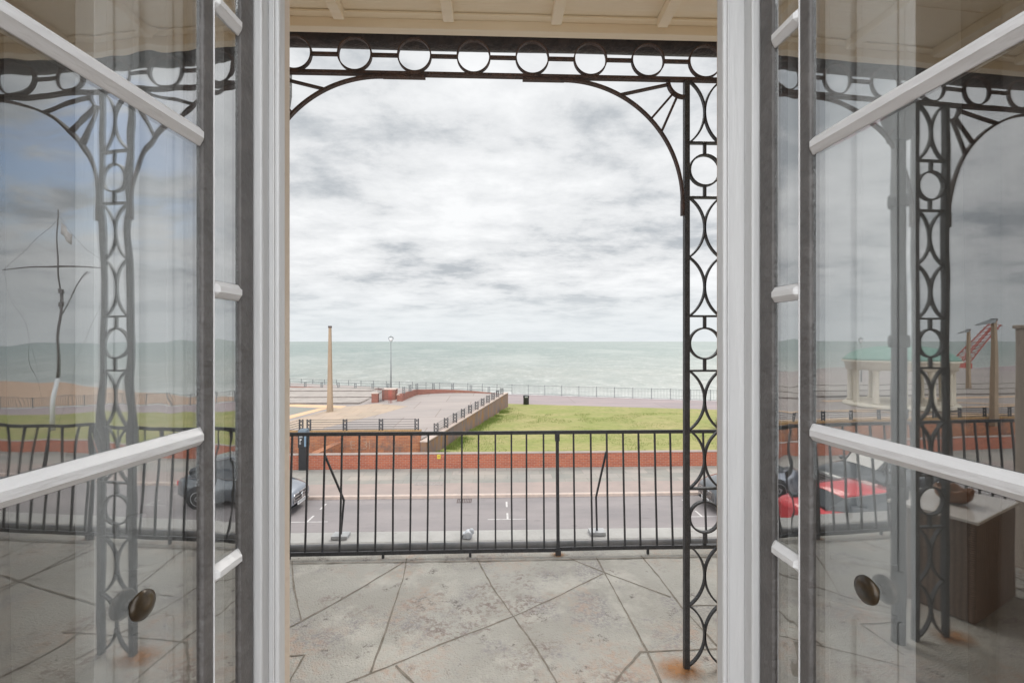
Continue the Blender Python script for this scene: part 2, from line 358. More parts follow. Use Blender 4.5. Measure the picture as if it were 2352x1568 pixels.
# ------------------------------------------------------------ mesh helpers
class MB:
    def __init__(s): s.v = []; s.f = []; s.uv = {}; s.smooth = set()
    def face(s, idx, uv=None, smooth=False):
        if uv: s.uv[len(s.f)] = uv
        if smooth: s.smooth.add(len(s.f))
        s.f.append(tuple(idx))
    def quad(s, pts, uv=None):
        n = len(s.v); s.v += [tuple(p) for p in pts]; s.face(range(n, n + len(pts)), uv)
    def box(s, x0, y0, z0, x1, y1, z1):
        if x0 > x1: x0, x1 = x1, x0
        if y0 > y1: y0, y1 = y1, y0
        if z0 > z1: z0, z1 = z1, z0
        n = len(s.v)
        s.v += [(x0, y0, z0), (x1, y0, z0), (x1, y1, z0), (x0, y1, z0), (x0, y0, z1), (x1, y0, z1), (x1, y1, z1), (x0, y1, z1)]
        for q in ((0, 3, 2, 1), (4, 5, 6, 7), (0, 1, 5, 4), (1, 2, 6, 5), (2, 3, 7, 6), (3, 0, 4, 7)): s.face([n + i for i in q])
        return s
    def prism(s, pts, z0, z1):
        "polygon (x,y) counter-clockwise extruded"
        n = len(s.v); k = len(pts)
        s.v += [(p[0], p[1], z0) for p in pts] + [(p[0], p[1], z1) for p in pts]
        s.face([n + i for i in reversed(range(k))]); s.face([n + k + i for i in range(k)])
        for i in range(k):
            j = (i + 1) % k; s.face([n + i, n + j, n + k + j, n + k + i])
        return s
    def loft(s, rings, closed=True, caps=True, smooth=True):
        n = len(s.v); k = len(rings[0])
        for r in rings: s.v += [tuple(p) for p in r]
        for a in range(len(rings) - 1):
            for i in range(k if closed else k - 1):
                j = (i + 1) % k
                s.face([n + a * k + i, n + a * k + j, n + (a + 1) * k + j, n + (a + 1) * k + i], smooth=smooth)
        if caps and closed:
            s.face([n + i for i in reversed(range(k))]); s.face([n + (len(rings) - 1) * k + i for i in range(k)])
        return s
    def tube(s, a, b, r, r2=None, seg=8, smooth=True):
        a, b = Vector(a), Vector(b); r2 = r if r2 is None else r2
        d = (b - a).normalized(); u = d.orthogonal().normalized(); w_ = d.cross(u)
        ring = lambda c, q: [c + (u * math.cos(t) + w_ * math.sin(t)) * q for t in [2 * math.pi * i / seg for i in range(seg)]]
        return s.loft([ring(a, r), ring(b, r2)], smooth=smooth)
    def path(s, pts, wx, wy=None, up=(0, 1, 0), square=True, seg=8):
        "bar of rectangular section wx (across, in plane) by wy (along up) swept along pts"
        wy = wy or wx; up = Vector(up); pts = [Vector(p) for p in pts]; rings = []
        for i, p in enumerate(pts):
            if i == 0: d = pts[1] - p
            elif i == len(pts) - 1: d = p - pts[i - 1]
            else: d = (pts[i + 1] - p).normalized() + (p - pts[i - 1]).normalized()
            d.normalize(); side = up.cross(d)
            if side.length < 1e-5: side = d.orthogonal()
            side.normalize(); u2 = d.cross(side)
            if square: rings.append([p + side * wx / 2 + u2 * wy / 2, p - side * wx / 2 + u2 * wy / 2, p - side * wx / 2 - u2 * wy / 2, p + side * wx / 2 - u2 * wy / 2])
            else: rings.append([p + (side * math.cos(t) * wx + u2 * math.sin(t) * wy) / 2 for t in [2 * math.pi * k / seg for k in range(seg)]])
        return s.loft(rings, smooth=not square)
    def lathe(s, prof, seg=20, c=(0, 0, 0), axis='z', sx=1, sy=1):
        rings = []
        for r, h in prof:
            ring = []
            for i in range(seg):
                t = 2 * math.pi * i / seg; a, b = r * math.cos(t) * sx, r * math.sin(t) * sy
                if axis == 'z': ring.append((c[0] + a, c[1] + b, c[2] + h))
                elif axis == 'x': ring.append((c[0] + h, c[1] + a, c[2] + b))
                else: ring.append((c[0] + b, c[1] + h, c[2] + a))
            rings.append(ring)
        return s.loft(rings)
    def ring(s, c, r, wr, wd, seg=32, depth_dir=(0, 1, 0), a0=0, a1=360, plane='xz'):
        "flat strap bent into an arc in the xz plane: radial thickness wr, depth wd"
        pts = []
        full = abs(a1 - a0) >= 360
        n = seg if full else seg + 1
        rings = []
        for i in range(n):
            t = R(a0 + (a1 - a0) * i / seg)
            e = Vector((math.cos(t), 0, math.sin(t))); y = Vector((0, wd / 2, 0)); C = Vector(c)
            rings.append([C + e * (r + wr / 2) - y, C + e * (r + wr / 2) + y, C + e * (r - wr / 2) + y, C + e * (r - wr / 2) - y])
        if full: rings.append(rings[0])
        return s.loft(rings, caps=not full, smooth=False)
    def wall(s, pts, zs, th, z0s=None):
        "wall along a polyline with running-length UVs; zs top heights"
        z0s = z0s or [0] * len(pts); acc = 0
        for i in range(len(pts) - 1):
            a, b = Vector(pts[i][:2]), Vector(pts[i + 1][:2]); L_ = (b - a).length
            n = Vector((-(b - a).y, (b - a).x)).normalized() * th
            P = lambda q, z: (q.x, q.y, z)
            za, zb, ya, yb = zs[i], zs[i + 1], z0s[i], z0s[i + 1]
            s.quad([P(a, ya), P(b, yb), P(b, zb), P(a, za)], [(acc, ya), (acc + L_, yb), (acc + L_, zb), (acc, za)])
            s.quad([P(b + n, yb), P(a + n, ya), P(a + n, za), P(b + n, zb)], [(acc + L_, yb), (acc, ya), (acc, za), (acc + L_, zb)])
            s.quad([P(a, za), P(b, zb), P(b + n, zb), P(a + n, za)], [(acc, 0), (acc + L_, 0), (acc + L_, th), (acc, th)])
            s.quad([P(b, yb), P(b + n, yb), P(b + n, zb), P(b, zb)], [(0, yb), (th, yb), (th, zb), (0, zb)])
            s.quad([P(a + n, ya), P(a, ya), P(a, za), P(a + n, za)], [(0, ya), (th, ya), (th, za), (0, za)])
            acc += L_
        return s
    def build(s, name, m_, parent=None, bevel=0, loc=None, seg=2):
        me = bpy.data.meshes.new(name); me.from_pydata(s.v, [], s.f); me.materials.append(m_)
        if s.uv:
            ul = me.uv_layers.new(name='UVMap')
            for fi, uv in s.uv.items():
                for li, c in zip(me.polygons[fi].loop_indices, uv): ul.data[li].uv = c
        for fi in s.smooth: me.polygons[fi].use_smooth = True
        me.update()
        o = bpy.data.objects.new(name, me); COL.objects.link(o)
        if parent: o.parent = parent
        if loc: o.location = loc
        if bevel:
            b = o.modifiers.new('bevel', 'BEVEL'); b.width = bevel; b.segments = seg; b.limit_method = 'ANGLE'; b.angle_limit = R(40)
        return o
def tag(o, label, cat, group=None):
    o['label'] = label; o['category'] = cat
    if group: o['group'] = group
    return o
def thing(name, label, cat, loc=(0, 0, 0), rz=0, group=None):
    o = bpy.data.objects.new(name, None); COL.objects.link(o); o.location = loc; o.rotation_euler = (0, 0, rz)
    o.empty_display_size = .2
    return tag(o, label, cat, group)
def struct(o, kind='structure', label=None):
    o['kind'] = kind
    if label: o['label'] = label
    return o
def copy_tree(o, parent=None):
    c = o.copy(); COL.objects.link(c); c.parent = parent
    for ch in list(o.children): copy_tree(ch, c)
    return c

# ------------------------------------------------------------ the window wall and the room edge
YF = .965                                   # inner face of the door frame
XL, XR = at_y(577, YF), at_y(1750, YF)      # hinge lines
YJ = 1.0                                    # face of the fixed frame, just behind the hinges
FL, FR = at_y(641, YJ), at_y(1661, YJ)
CL, CR = at_y(667, 1.075), at_y(1645, 1.075)  # cream reveal, far arris
HEAD = EYE + 1.02
wall = thing('facade_wall', 'cream painted house wall around the open balcony doorway', 'wall', (0, 1, FLOOR))
def wb(name, m_, boxes, parent, off, bevel=0):
    b = MB()
    for q in boxes: b.box(q[0] - off[0], q[1] - off[1], q[2] - off[2], q[3] - off[0], q[4] - off[1], q[5] - off[2])
    return b.build(name, m_, parent, bevel)
O = (0, 1, FLOOR)
wb('outer_face', M['cream'], [(-6, 1.036, 0, CL, 1.075, 9), (CR, 1.036, 0, 6, 1.075, 9), (CL, 1.036, HEAD, CR, 1.075, 9), (CL, 1.036, 0, CR, 1.075, FLOOR - .26)], wall, O, .004)
wb('inner_masonry', M['wall_in'], [(-6, .50, 0, -.90, 1.033, 9), (.92, .50, 0, 6, 1.033, 9), (-.897, .50, HEAD + .1, .917, 1.033, 9), (-.897, .50, 0, .917, 1.033, FLOOR - .11)], wall, O)
fr = thing('door_frame', 'white painted frame of the French doors inside the wall opening', 'door frame', (0, .98, FLOOR))
O2 = (0, .98, FLOOR)
for side in (-1, 1):
    b = MB()
    a, c = (-.897, FL) if side < 0 else (FR, .917)
    e = FL if side < 0 else FR
    b.box(a, YJ - .98, -.02, c, .050, HEAD - FLOOR)
    o = b.build('jamb', M['white'], fr, .004)
    hx_ = XL if side < 0 else XR
    b = MB(); b.box(hx_, YF + .003 - .98, -.019, hx_ - side * .020, YJ - .98 - .0004, HEAD - FLOOR - .005); b.build('gap_lightening_strip', M['white'], fr, .003)  # white strip added to lighten the dark gap beside the hinges
    b = MB()    # planted bead next to the opening, a bit proud
    b.box(e - .012 * side * -1, YJ - .006 - .98, -.018, e + .004 * -side * -1 + .004 * side, YJ - .98 - .0005, HEAD - FLOOR - .01)
    b.build('bead', M['white'], fr, .002)
wb('head', M['white'], [(FL, YJ, HEAD, FR, 1.03, HEAD + .09)], fr, O2, .004)
wb('threshold', M['coping'], [(FL, .90, FLOOR - .1, FR, 1.0745, FLOOR + .004)], fr, O2, .006)
struct(wb('room_floor', M['boards'], [(-4, -3.2, FLOOR - .1, 4, .498, FLOOR - .002), (-.895, .4985, FLOOR - .1, .915, .899, FLOOR - .002)], None, (0, 0, 0)))

# door leaves
ZB_W = [EYE + v for v in (-.692, -.166, .358, .885)]
ZB_N = [EYE + v for v in (-.95, -.426, .096, .622)]
Z0, Z1 = FLOOR + .03, EYE + .99
def leaf(side):
    hx, hy, vp = (XL, YF, 1210) if side < 0 else (XR, YF, 1088)
    # direction from hinge towards the room, in the plan
    ux = (vp - 1176) / F
    vx, vy = ux * CY + SY, -ux * SY + CY; l = math.hypot(vx, vy); vx, vy = -vx / l, -vy / l
    t = thing('french_door', ('left' if side < 0 else 'right') + ' French door leaf, white glazing bars, swung open into the room', 'door', (hx, hy, FLOOR), 0, 'pair of open French doors')
    t.rotation_euler = (0, 0, math.atan2(vy, vx))     # local +x runs along the leaf
    # local y: towards the doorway centre is  s*y
    s_ = 1 if side < 0 else -1
    W = .57
    def bx(b, x0, x1, d0, d1, z0, z1): b.box(x0, s_ * d0, z0 - FLOOR, x1, s_ * d1, z1 - FLOOR)
    # stiles and bars: thin core, upright faces darkened for shade, white nosing
    P = .006
    st = MB()
    for x0, x1 in ((.002, .043), (W - .055, W)):
        bx(st, x0, x1, -.03, P, Z0, Z1)
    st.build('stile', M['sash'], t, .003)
    rl = MB(); bx(rl, .0435, W - .0555, -.029, P - .001, Z0, ZB_N[0] + .02); bx(rl, .0435, W - .0555, -.029, P - .001, Z1 - .075, Z1)
    rl.build('rail', M['chipped'], t, .003)
    mu = MB(); bx(mu, .1225, .1490, -.026, P + .001, ZB_N[0] + .0205, Z1 - .0755)
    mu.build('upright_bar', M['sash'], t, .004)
    # paler nosing line, the light on the arris put into its colour
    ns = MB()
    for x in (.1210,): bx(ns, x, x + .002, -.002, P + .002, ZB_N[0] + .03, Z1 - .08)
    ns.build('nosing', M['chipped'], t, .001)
    def bar(x0, x1, z, nm='glazing_bar'):
        b = MB(); n = 9
        rings = []
        for i in range(n + 1):
            x = x0 + (x1 - x0) * i / n; w1 = random.uniform(-.0004, .0004); w2 = random.uniform(-.0003, .0003)
            z_ = z - FLOOR
            prof = [(-.024, -.008), (-.001, -.016), (.0012, -.0155 + w1), (P + .0055, -.0065 + w2), (P + .007, -.0055), (P + .007, .0055), (P + .0055, .0065 + w2), (.0012, .0155 + w1), (-.001, .016), (-.024, .008)]
            if i in (0, n): prof = [(min(y, P + .0006 if y > 0 else y), zz) for y, zz in prof]      # mitred into the stile
            elif i in (1, n - 1): x = x0 + .007 if i == 1 else x1 - .007
            rings.append([(x, s_ * y, z_ + zz) for y, zz in prof])
        b.loft(rings, smooth=False); b.build(nm, M['chipped'], t, 0)
    for z in ZB_W: bar(.1495, W - .0552, z)
    for z in ZB_N[1:]: bar(.0432, .1208, z)
    # panes
    zz = [ZB_N[0] + .02] + ZB_W[0:] + [Z1 - .075]
    zz = [z for z in zz]
    for i in range(len(zz) - 1):
        if zz[i + 1] - zz[i] < .05: continue
        g = MB(); bx(g, .1492, W - .0551, -.0040, -.0005, zz[i] + (.0166 if i else .0005), zz[i + 1] - (.0166 if i < len(zz) - 2 else .0005))
        top = zz[i] > EYE - .3
        g.build('wide_pane', M['glass_a'] if (side < 0 and zz[i] > EYE - .4) else M['glass_b'], t)
    zz = [ZB_N[0] + .02] + ZB_N[1:] + [Z1 - .075]
    for i in range(len(zz) - 1):
        g = MB(); bx(g, .0433, .1208, -.0040, -.0005, zz[i] + (.0166 if i else .0005), zz[i + 1] - (.0166 if i < len(zz) - 2 else .0005))
        g.build('margin_pane', M['glass_c'], t)
    kp_x, kp_z = (.95 * (1 - 635 / 905) / .998, EYE - .383) if side < 0 else (.98 * (1 - 662 / 924) / .998, EYE - .385)
    kn = MB(); kn.lathe([(h_, s_ * v_) for h_, v_ in [(0, 0), (.009, .0002), (.0085, .003), (.006, .005), (.008, .007), (.018, .009), (.0215, .013), (.0205, .017), (.013, .0205), (0, .022)]], 28, (kp_x, 0, kp_z - FLOOR), 'y')
    kn.build('knob', M['brass'], t)
    for z in (EYE + .85, EYE - 1.2):
        h = MB(); h.tube((-.004, s_ * .002, z - FLOOR - .04), (-.004, s_ * .002, z - FLOOR + .04), .005); h.build('hinge', M['brass'], t)
    return t
leaf(-1); leaf(1)

# shutters folded in the reveals, with knobs and bolt rods
def shutter(side):
    A = Vector((-.640, .955, 0)) if side < 0 else Vector((.668, .935, 0))
    B = Vector((-.742, .865, 0)) if side < 0 else Vector((.815, .855, 0))
    d_ = B - A; L_ = d_.length
    t = thing('shutter', ('left' if side < 0 else 'right') + ' white folded interior shutter with a bolt rod, seen through the door glass', 'shutter', (A.x, A.y, FLOOR), math.atan2(d_.y, d_.x), 'folded shutters either side of the doorway')
    n = 1 if side < 0 else -1           # local side of the face that looks into the room
    b = MB(); b.box(0, -n * .02, .05, L_, 0, HEAD - FLOOR - .05)
    b.build('leaf', M['shutter_white'], t, .003)
    pn = MB()
    for z0, z1 in ((.15, .95), (1.05, 2.35)):
        for x0 in (.018, L_ - .028): pn.box(x0, n * .0005, z0, x0 + .010, n * .006, z1)
        for zz_ in (z0, z1): pn.box(.0285, n * .0005, zz_, L_ - .0285, n * .006, zz_ + .012)
    pn.build('panel_moulding', M['shutter_white'], t, .002)
    xk = L_ * (.52 if side < 0 else .42); zk = EYE - .5 - FLOOR
    r_ = MB(); r_.box(xk, n * .007, zk + .17, xk + .010, n * .015, HEAD - FLOOR - .06); r_.box(xk, n * .007, .06, xk + .010, n * .015, zk - .06)
    r_.build('bolt_rod', M['shutter_white'], t, .002)
    c = MB(); c.box(xk - .01, n * .0065, zk + .14, xk + .02, n * .02, zk + .169); c.build('bolt_keep', M['shutter_white'], t, .004)
shutter(-1); shutter(1)
def curtain(side):
    x = -.845 if side < 0 else .865
    b = MB(); n = 110; rings = []
    for zz_ in (0, .6, 1.3, 2.0, HEAD - FLOOR - .02):
        ring = []
        for i in range(n + 1):
            y = .83 - i * .012
            a = .022 * math.sin(i * .62 + .4 * math.sin(zz_ * 2 + i * .2)) + .008 * math.sin(i * 1.7)
            ring.append((a * (1 + .2 * math.sin(zz_ * 3)) - side * 0, y, zz_ + .02))
        back = [(p[0] + side * .004, p[1], p[2]) for p in reversed(ring)]
        rings.append(ring + back)
    b.loft(rings)
    o = b.build('curtain', M['curtain'], None, loc=(x + side * .02, 0, FLOOR))
    tag(o, ('left' if side < 0 else 'right') + ' taupe full length curtain hanging in folds behind the door glass', 'curtain', 'curtains drawn back inside the room')
curtain(-1); curtain(1)

# ------------------------------------------------------------ balcony
YR = 3.182       # foot line of the railing
YT = 2.06        # plane of the iron trellis
BX0, BX1 = -5.2, 5.2
fb = MB(); fb.box(BX0, 1.077, FLOOR - .25, BX1, 3.30, FLOOR)
bal = struct(fb.build('balcony_floor', M['floor']))
# joints of the irregular flags
def fz(zx, zy):      # photo detail -> floor point
    return at_z(642.9 + zx * .4433, 1238.7 + zy * .4433, FLOOR)
def fzp(*pts): return [fz(*p) for p in pts]
J = [fzp((1020, 100), (1060, 175), (1115, 270), (1210, 400), (1330, 570), (1435, 743), (1500, 850)),
     fzp((60, 870), (350, 743), (610, 640), (870, 530), (1210, 400), (1450, 290), (1675, 178)),
     fzp((1500, 100), (1675, 170), (1850, 235), (2025, 300)),
     fzp((1640, 95), (1685, 180), (1790, 370), (1900, 575), (1975, 743), (2010, 830)),
     fzp((1870, 85), (1960, 190), (2080, 350), (2200, 480), (2400, 700)),
     fzp((1650, 843), (1735, 743), (1800, 660), (1870, 585), (2080, 575), (2270, 570), (2600, 560)),
     fzp((600, 655), (690, 743), (760, 830)),
     fzp((62, 115), (70, 240), (110, 420)),
     fzp((-200, 560), (65, 450), (260, 345), (450, 235), (640, 120)),
     fzp((655, 100), (640, 200), (590, 350), (540, 500), (470, 690)),
     fzp((-100, 610), (60, 605), (130, 600), (62, 715), (20, 800)),
     fzp((2130, 345), (2270, 342), (2500, 338))]
rnd = random.Random(4)
def edge_pt(a): return Vector((a[0], a[1], FLOOR))
for k in range(9):       # beyond the doorway's view, for the reflections
    x = 1.6 + k * .42; J.append([edge_pt((x + rnd.uniform(-.2, .2), 1.06)), edge_pt((x + rnd.uniform(-.4, .4), 2.1)), edge_pt((x + rnd.uniform(-.3, .3), 3.1))])
    x = -1.75 - k * .40; J.append([edge_pt((x + rnd.uniform(-.2, .2), 1.06)), edge_pt((x + rnd.uniform(-.4, .4), 2.1)), edge_pt((x + rnd.uniform(-.3, .3), 3.1))])
for y in (1.5, 2.35): J.append([edge_pt((1.2, y)), edge_pt((2.4, y + .3)), edge_pt((3.4, y - .1)), edge_pt((5.1, y + .2))]); J.append([edge_pt((-1.2, y + .2)), edge_pt((-2.4, y)), edge_pt((-3.6, y + .2)), edge_pt((-5.1, y))])
J.append([edge_pt((BX0 + .1, 3.115)), edge_pt((-1, 3.118)), edge_pt((0, 3.11)), edge_pt((1, 3.116)), edge_pt((BX1 - .1, 3.115))])
jb = MB()
for li, pl in enumerate(J):
    pts = []
    for a, b_ in zip(pl, pl[1:]):
        n = max(2, int((b_ - a).length / .035))
        for i in range(n): pts.append(a.lerp(b_, i / n))
    pts.append(pl[-1]); n0 = len(jb.v)
    for i, p in enumerate(pts):
        d = (pts[min(i + 1, len(pts) - 1)] - pts[max(i - 1, 0)]).normalized(); s2 = Vector((-d.y, d.x, 0))
        wv = .0036 + .0032 * mnoise.noise(p * 9) + .0015 * rnd.random(); off = s2 * .004 * mnoise.noise(p * 14)
        p = Vector((min(max(p.x, BX0), BX1), min(max(p.y, 1.08), 3.29), 0))
        z = FLOOR + .0012 + li * .00012
        jb.v += [(p.x + off.x + s2.x * wv, p.y + off.y + s2.y * wv, z), (p.x + off.x - s2.x * wv, p.y + off.y - s2.y * wv, z)]
    for i in range(len(pts) - 1): jb.face([n0 + 2 * i, n0 + 2 * i + 1, n0 + 2 * i + 3, n0 + 2 * i + 2])
jb.build('mortar_joints', M['joint'], bal)
def stain(name, c, r, m_, z, n=40, seed=1.0, thr=.5):
    b = MB(); pts = []
    for i in range(n):
        t = 2 * math.pi * i / n; k = r * (.75 + .5 * mnoise.noise(Vector((math.cos(t) * 1.5 + seed, math.sin(t) * 1.5, seed))))
        pts.append((c[0] + k * math.cos(t) * 1.2, c[1] + k * math.sin(t), z))
    b.quad(pts); return b.build(name, m_, bal)
def soft_rust():
    m_ = bpy.data.materials.new('rust_stain_on_stone'); m_.use_nodes = True
    nt = m_.node_tree; N, L = nt.nodes, nt.links; p = N['Principled BSDF']; p.inputs['Base Color'].default_value = (.42, .19, .06, 1); p.inputs['Roughness'].default_value = .9
    tc = N.new('ShaderNodeTexCoord'); gr = N.new('ShaderNodeTexGradient'); gr.gradient_type = 'SPHERICAL'
    L.new(tc.outputs['Object'], gr.inputs[0])
    n = N.new('ShaderNodeTexNoise'); n.inputs['Scale'].default_value = 3; n.inputs['Detail'].default_value = 8; L.new(tc.outputs['Object'], n.inputs['Vector'])
    mu = N.new('ShaderNodeMath'); mu.operation = 'MULTIPLY'; L.new(gr.outputs['Fac'], mu.inputs[0]); L.new(n.outputs['Fac'], mu.inputs[1])
    mr = N.new('ShaderNodeMapRange'); mr.inputs[1].default_value = .02; mr.inputs[2].default_value = .38; mr.inputs[4].default_value = .65; L.new(mu.outputs[0], mr.inputs[0])
    L.new(mr.outputs[0], p.inputs['Alpha'])
    return m_
M['rustsoft'] = soft_rust()
def rust_patch(x, y, r, z=FLOOR + .006):
    b = MB(); b.quad([(math.cos(2 * math.pi * i / 24), math.sin(2 * math.pi * i / 24), 0) for i in range(24)])
    o = b.build('rust_stain', M['rustsoft'], bal); o.location = (x, y, z); o.scale = (r * 1.3, r, 1); return o

# raised stone kerb on the outer edge
kp = MB(); prof = [(3.302, -.25), (3.302, .012), (3.288, .030), (3.292, .050), (3.308, .060), (3.47, .064), (3.50, .05), (3.50, -.25)]
kp.loft([[(x, y, FLOOR + z) for y, z in prof] for x in (BX0, BX1)], smooth=False)
ed = thing('balcony_kerb', 'pale stone kerb with rounded grey lead lip along the balcony edge', 'kerb', (0, 3.4, FLOOR))
o = kp.build('stone_edge', M['coping'], ed); o.location = (0, -3.4, -FLOOR)
lp = MB(); lp.path([(BX0, 3.298, FLOOR + .026), (BX1, 3.298, FLOOR + .026)], .03, .055, (0, 0, 1), False, 12)
o = lp.build('lead_lip', M['lead'], ed); o.location = (0, -3.4, -FLOOR)
gp = MB(); gp.box(BX0, 3.262, FLOOR - .001, BX1, 3.283, FLOOR + .0015); o = gp.build('painted_shadow_strip', M['gutter'], ed); o.location = (0, -3.4, -FLOOR)  # flat dark strip painting the shadow below the lead lip

# railing, leaning outward a little
LEAN = .05
ZT, ZBR = EYE - .648, EYE - 1.462
rail = thing('balcony_railing', 'black iron balcony railing of thin square bars', 'railing', (0, YR, FLOOR))
def rly(z): return LEAN * (z - ZBR) / (ZT - ZBR)
b = MB()
xs = [BX0 + i * .4 for i in range(27)]
b.path([(x, rly(ZT), ZT - FLOOR + .0012 * math.sin(x * 2.1)) for x in xs], .026, .013, (0, 1, 0)); b.build('top_rail', M['iron'], rail, .003)
b = MB()
xs2 = [(BX0, at_y(1282, YR) - .006), (at_y(1282, YR) + .012, BX1)]
for k, (a, c) in enumerate(xs2):
    n = 12; b.path([(a + (c - a) * i / n, 0, ZBR - FLOOR + .007 * k + .002 * math.sin(i * 1.3)) for i in range(n + 1)], .028, .014, (0, 1, 0))
b.build('bottom_rail', M['iron'], rail, .003)
bar_px = [820 + z * .5527 for z in (-116, -26, 66, 150, 240, 330, 422, 515, 605, 697, 787, 877, 965, 1053, 1142, 1227, 1307, 1397, 1556, 1647, 1732, 1818, 1900, 1986, 2068, 2157, 2243)]
bar_x = [at_y(p * .784, YR + LEAN) for p in bar_px]
x = bar_x[-1]
while x + .116 < BX1: x += .116; bar_x.append(x)
x = bar_x[0]
while x - .12 > BX0: x -= .12; bar_x.append(x)
for x in bar_x:
    b = MB(); jx = rnd.uniform(-.003, .003)
    b.path([(x + jx, 0, ZBR - FLOOR + .006), (x + rnd.uniform(-.0015, .0015), rly(EYE - 1.05), EYE - 1.05 - FLOOR), (x, rly(ZT), ZT - FLOOR - .006)], .0115, .0115, (0, 1, 0))
    b.build('bar', M['iron'], rail)
px0 = at_y(1282, YR)
for x in (px0, px0 - 1.95, px0 + 1.95):
    b = MB(); b.path([(x, 0, .0), (x, rly(EYE - 1.0), .45), (x, rly(ZT), ZT - FLOOR)], .022, .022, (0, 1, 0)); b.path([(x, .047, ZT - FLOOR - .06), (x, .05, ZT - FLOOR - .008)], .032, .03, (0, 1, 0))
    b.box(x - .018, -.018, 0, x + .018, .018, .045)
    b.build('post', M['iron'], rail, .003)
    rust_patch(x, YR, .05)
for x in (at_y(880, YR), at_y(1080, YR), at_y(1488, YR), at_y(880, YR) - .64, at_y(1488, YR) + .64, at_y(1488, YR) + 1.28, at_y(880, YR) - 1.28):
    b = MB(); b.box(x - .0085, -.0085, -.0, x + .0085, .0085, ZBR - FLOOR); b.build('foot', M['iron'], rail, .002)
for sgn, pa, pk, pf in ((-1, 744, 790, 783), (1, 1393, 1369, 1371)):
    st_ = thing('railing_stay', ('left' if sgn < 0 else 'right') + ' cranked iron stay propping the railing from a grey metal block', 'stay', (0, YR, FLOOR), 0, 'stays outside the balcony railing')
    za = EYE - .79
    A = (at_y(pa, YR + rly(za)), rly(za) + .01, za - FLOOR)
    K = (at_y(pk, 3.40), 3.40 - YR, EYE - 1.17 - FLOOR); Ft = (at_y(pf, 3.385), 3.385 - YR, .085)
    b = MB(); b.path([A, K, Ft], .013, .011, (0, 1, .2)); b.build('rod', M['iron'], st_)
    b = MB(); b.box(Ft[0] - .058, Ft[1] - .045, .064, Ft[0] + .058, Ft[1] + .045, .087); b.box(Ft[0] - .048, Ft[1] - .05, .064, Ft[0] + .03, Ft[1] - .046, .08)
    b.build('foot_block', mat('pale_lead_block', (.50, .51, .52), .5, (.36, .37, .38), 12), st_, .004)
# small white lamp fitting lying on the kerb
lx = at_y(1078, 3.36)
lt = thing('floodlight', 'small white plastic outdoor light fitting sitting on the pale kerb', 'light fitting', (lx, 3.345, FLOOR + .064)); lt.scale = (1.05, 1.05, 1.05)
b = MB(); b.lathe([(.0, -.03), (.022, -.03), (.028, -.02), (.028, .02), (.022, .03), (0, .03)], 16, (-.005, 0, .024), 'y'); b.box(-.045, -.022, .0, .012, .022, .035); b.build('body', M['paper'], lt, .003)
b = MB(); b.lathe([(.0, 0), (.016, .0), (.018, .02), (.012, .032), (0, .036)], 14, (.016, 0, .028)); b.build('cap', M['paper'], lt)
b = MB(); b.box(-.052, -.024, .006, -.0455, .0, .014); b.box(-.05, -.0245, .02, -.040, -.0222, .026); b.build('bracket', M['black'], lt)

# ------------------------------------------------------------ verandah ironwork
IPX = .00199
ZB0 = EYE + .0
def zrow(py, px=1600):      # photo row on the right column -> height
    d = YT * CY + at_y(px, YT) * SY
    return EYE - (py - 785) / F * d
X_R = at_y(1576.5, YT); X_R2 = X_R + .170
BAY = 1.945
POSTW = .024
Z_FR0 = EYE + 1.193     # lower bar of frieze
def col_pattern(b, x0, x1):
    xm = (x0 + x1) / 2; hw = (x1 - x0 - POSTW) / 2
    def arcs(z_hi, z_lo):
        # two shallow arcs back to back, touching in the middle
        h = (z_hi - z_lo) / 2; zc = (z_hi + z_lo) / 2
        rr = (h * h + hw * hw) / (2 * hw); th = math.degrees(math.asin(min(1, h / rr)))
        b.ring((xm - rr, 0, zc), rr, .008, .018, 18, a0=-th, a1=th)
        b.ring((xm + rr, 0, zc), rr, .008, .018, 18, a0=180 - th, a1=180 + th)
    def bar(z): b.box(x0 + POSTW / 2, -.011, z - .0045, x1 - POSTW / 2, .011, z + .0045)
    def circ(z_hi, z_lo):
        bar(z_hi); bar(z_lo); zc = (z_hi + z_lo) / 2; r_ = .0705
        b.ring((xm, 0, zc), r_, .008, .022, 32)
        b.box(xm - .006, -.008, zc + r_ + .003, xm + .006, .008, z_hi - .0045); b.box(xm - .006, -.008, z_lo + .0045, xm + .006, .008, zc - r_ - .003)
    Zr = [zrow(v) - FLOOR for v in (188, 330, 455, 592, 727, 852, 988, 1122, 1253, 1390, 1527)]
    arcs(Zr[0], Zr[1]); circ(Zr[1], Zr[2]); arcs(Zr[2], Zr[3]); arcs(Zr[3], Zr[4]); circ(Zr[4], Zr[5]); arcs(Zr[5], Zr[6]); arcs(Zr[6], Zr[7])
    circ(Zr[7], Zr[8]); arcs(Zr[8], Zr[9]); arcs(Zr[9], Zr[10])
col_names = {0: 'pierced iron trellis column right of the open doorway, rust at its foot', -1: 'pierced iron trellis column beside the drainpipe, seen in the right door glass',
             1: 'pierced iron trellis column at the right end of the balcony', -2: 'pierced iron trellis column at the left end of the balcony'}
for k in (0, -1, 1, -2):
    xa = X_R + k * (BAY + .17)
    t = thing('iron_column', col_names[k], 'column', (xa, YT, FLOOR), 0, 'iron trellis columns of the verandah')
    H = Z_FR0 - FLOOR
    for xx in (0, .17):
        b = MB(); b.box(xx - POSTW / 2, -.014, 0, xx + POSTW / 2, .014, H); b.build('post', M['iron'], t, .003)
    b = MB(); col_pattern(b, 0, .17); b.build('scrollwork', M['iron'], t, .0012, seg=1)
    rust_patch(xa - .035, YT - .01, .095)
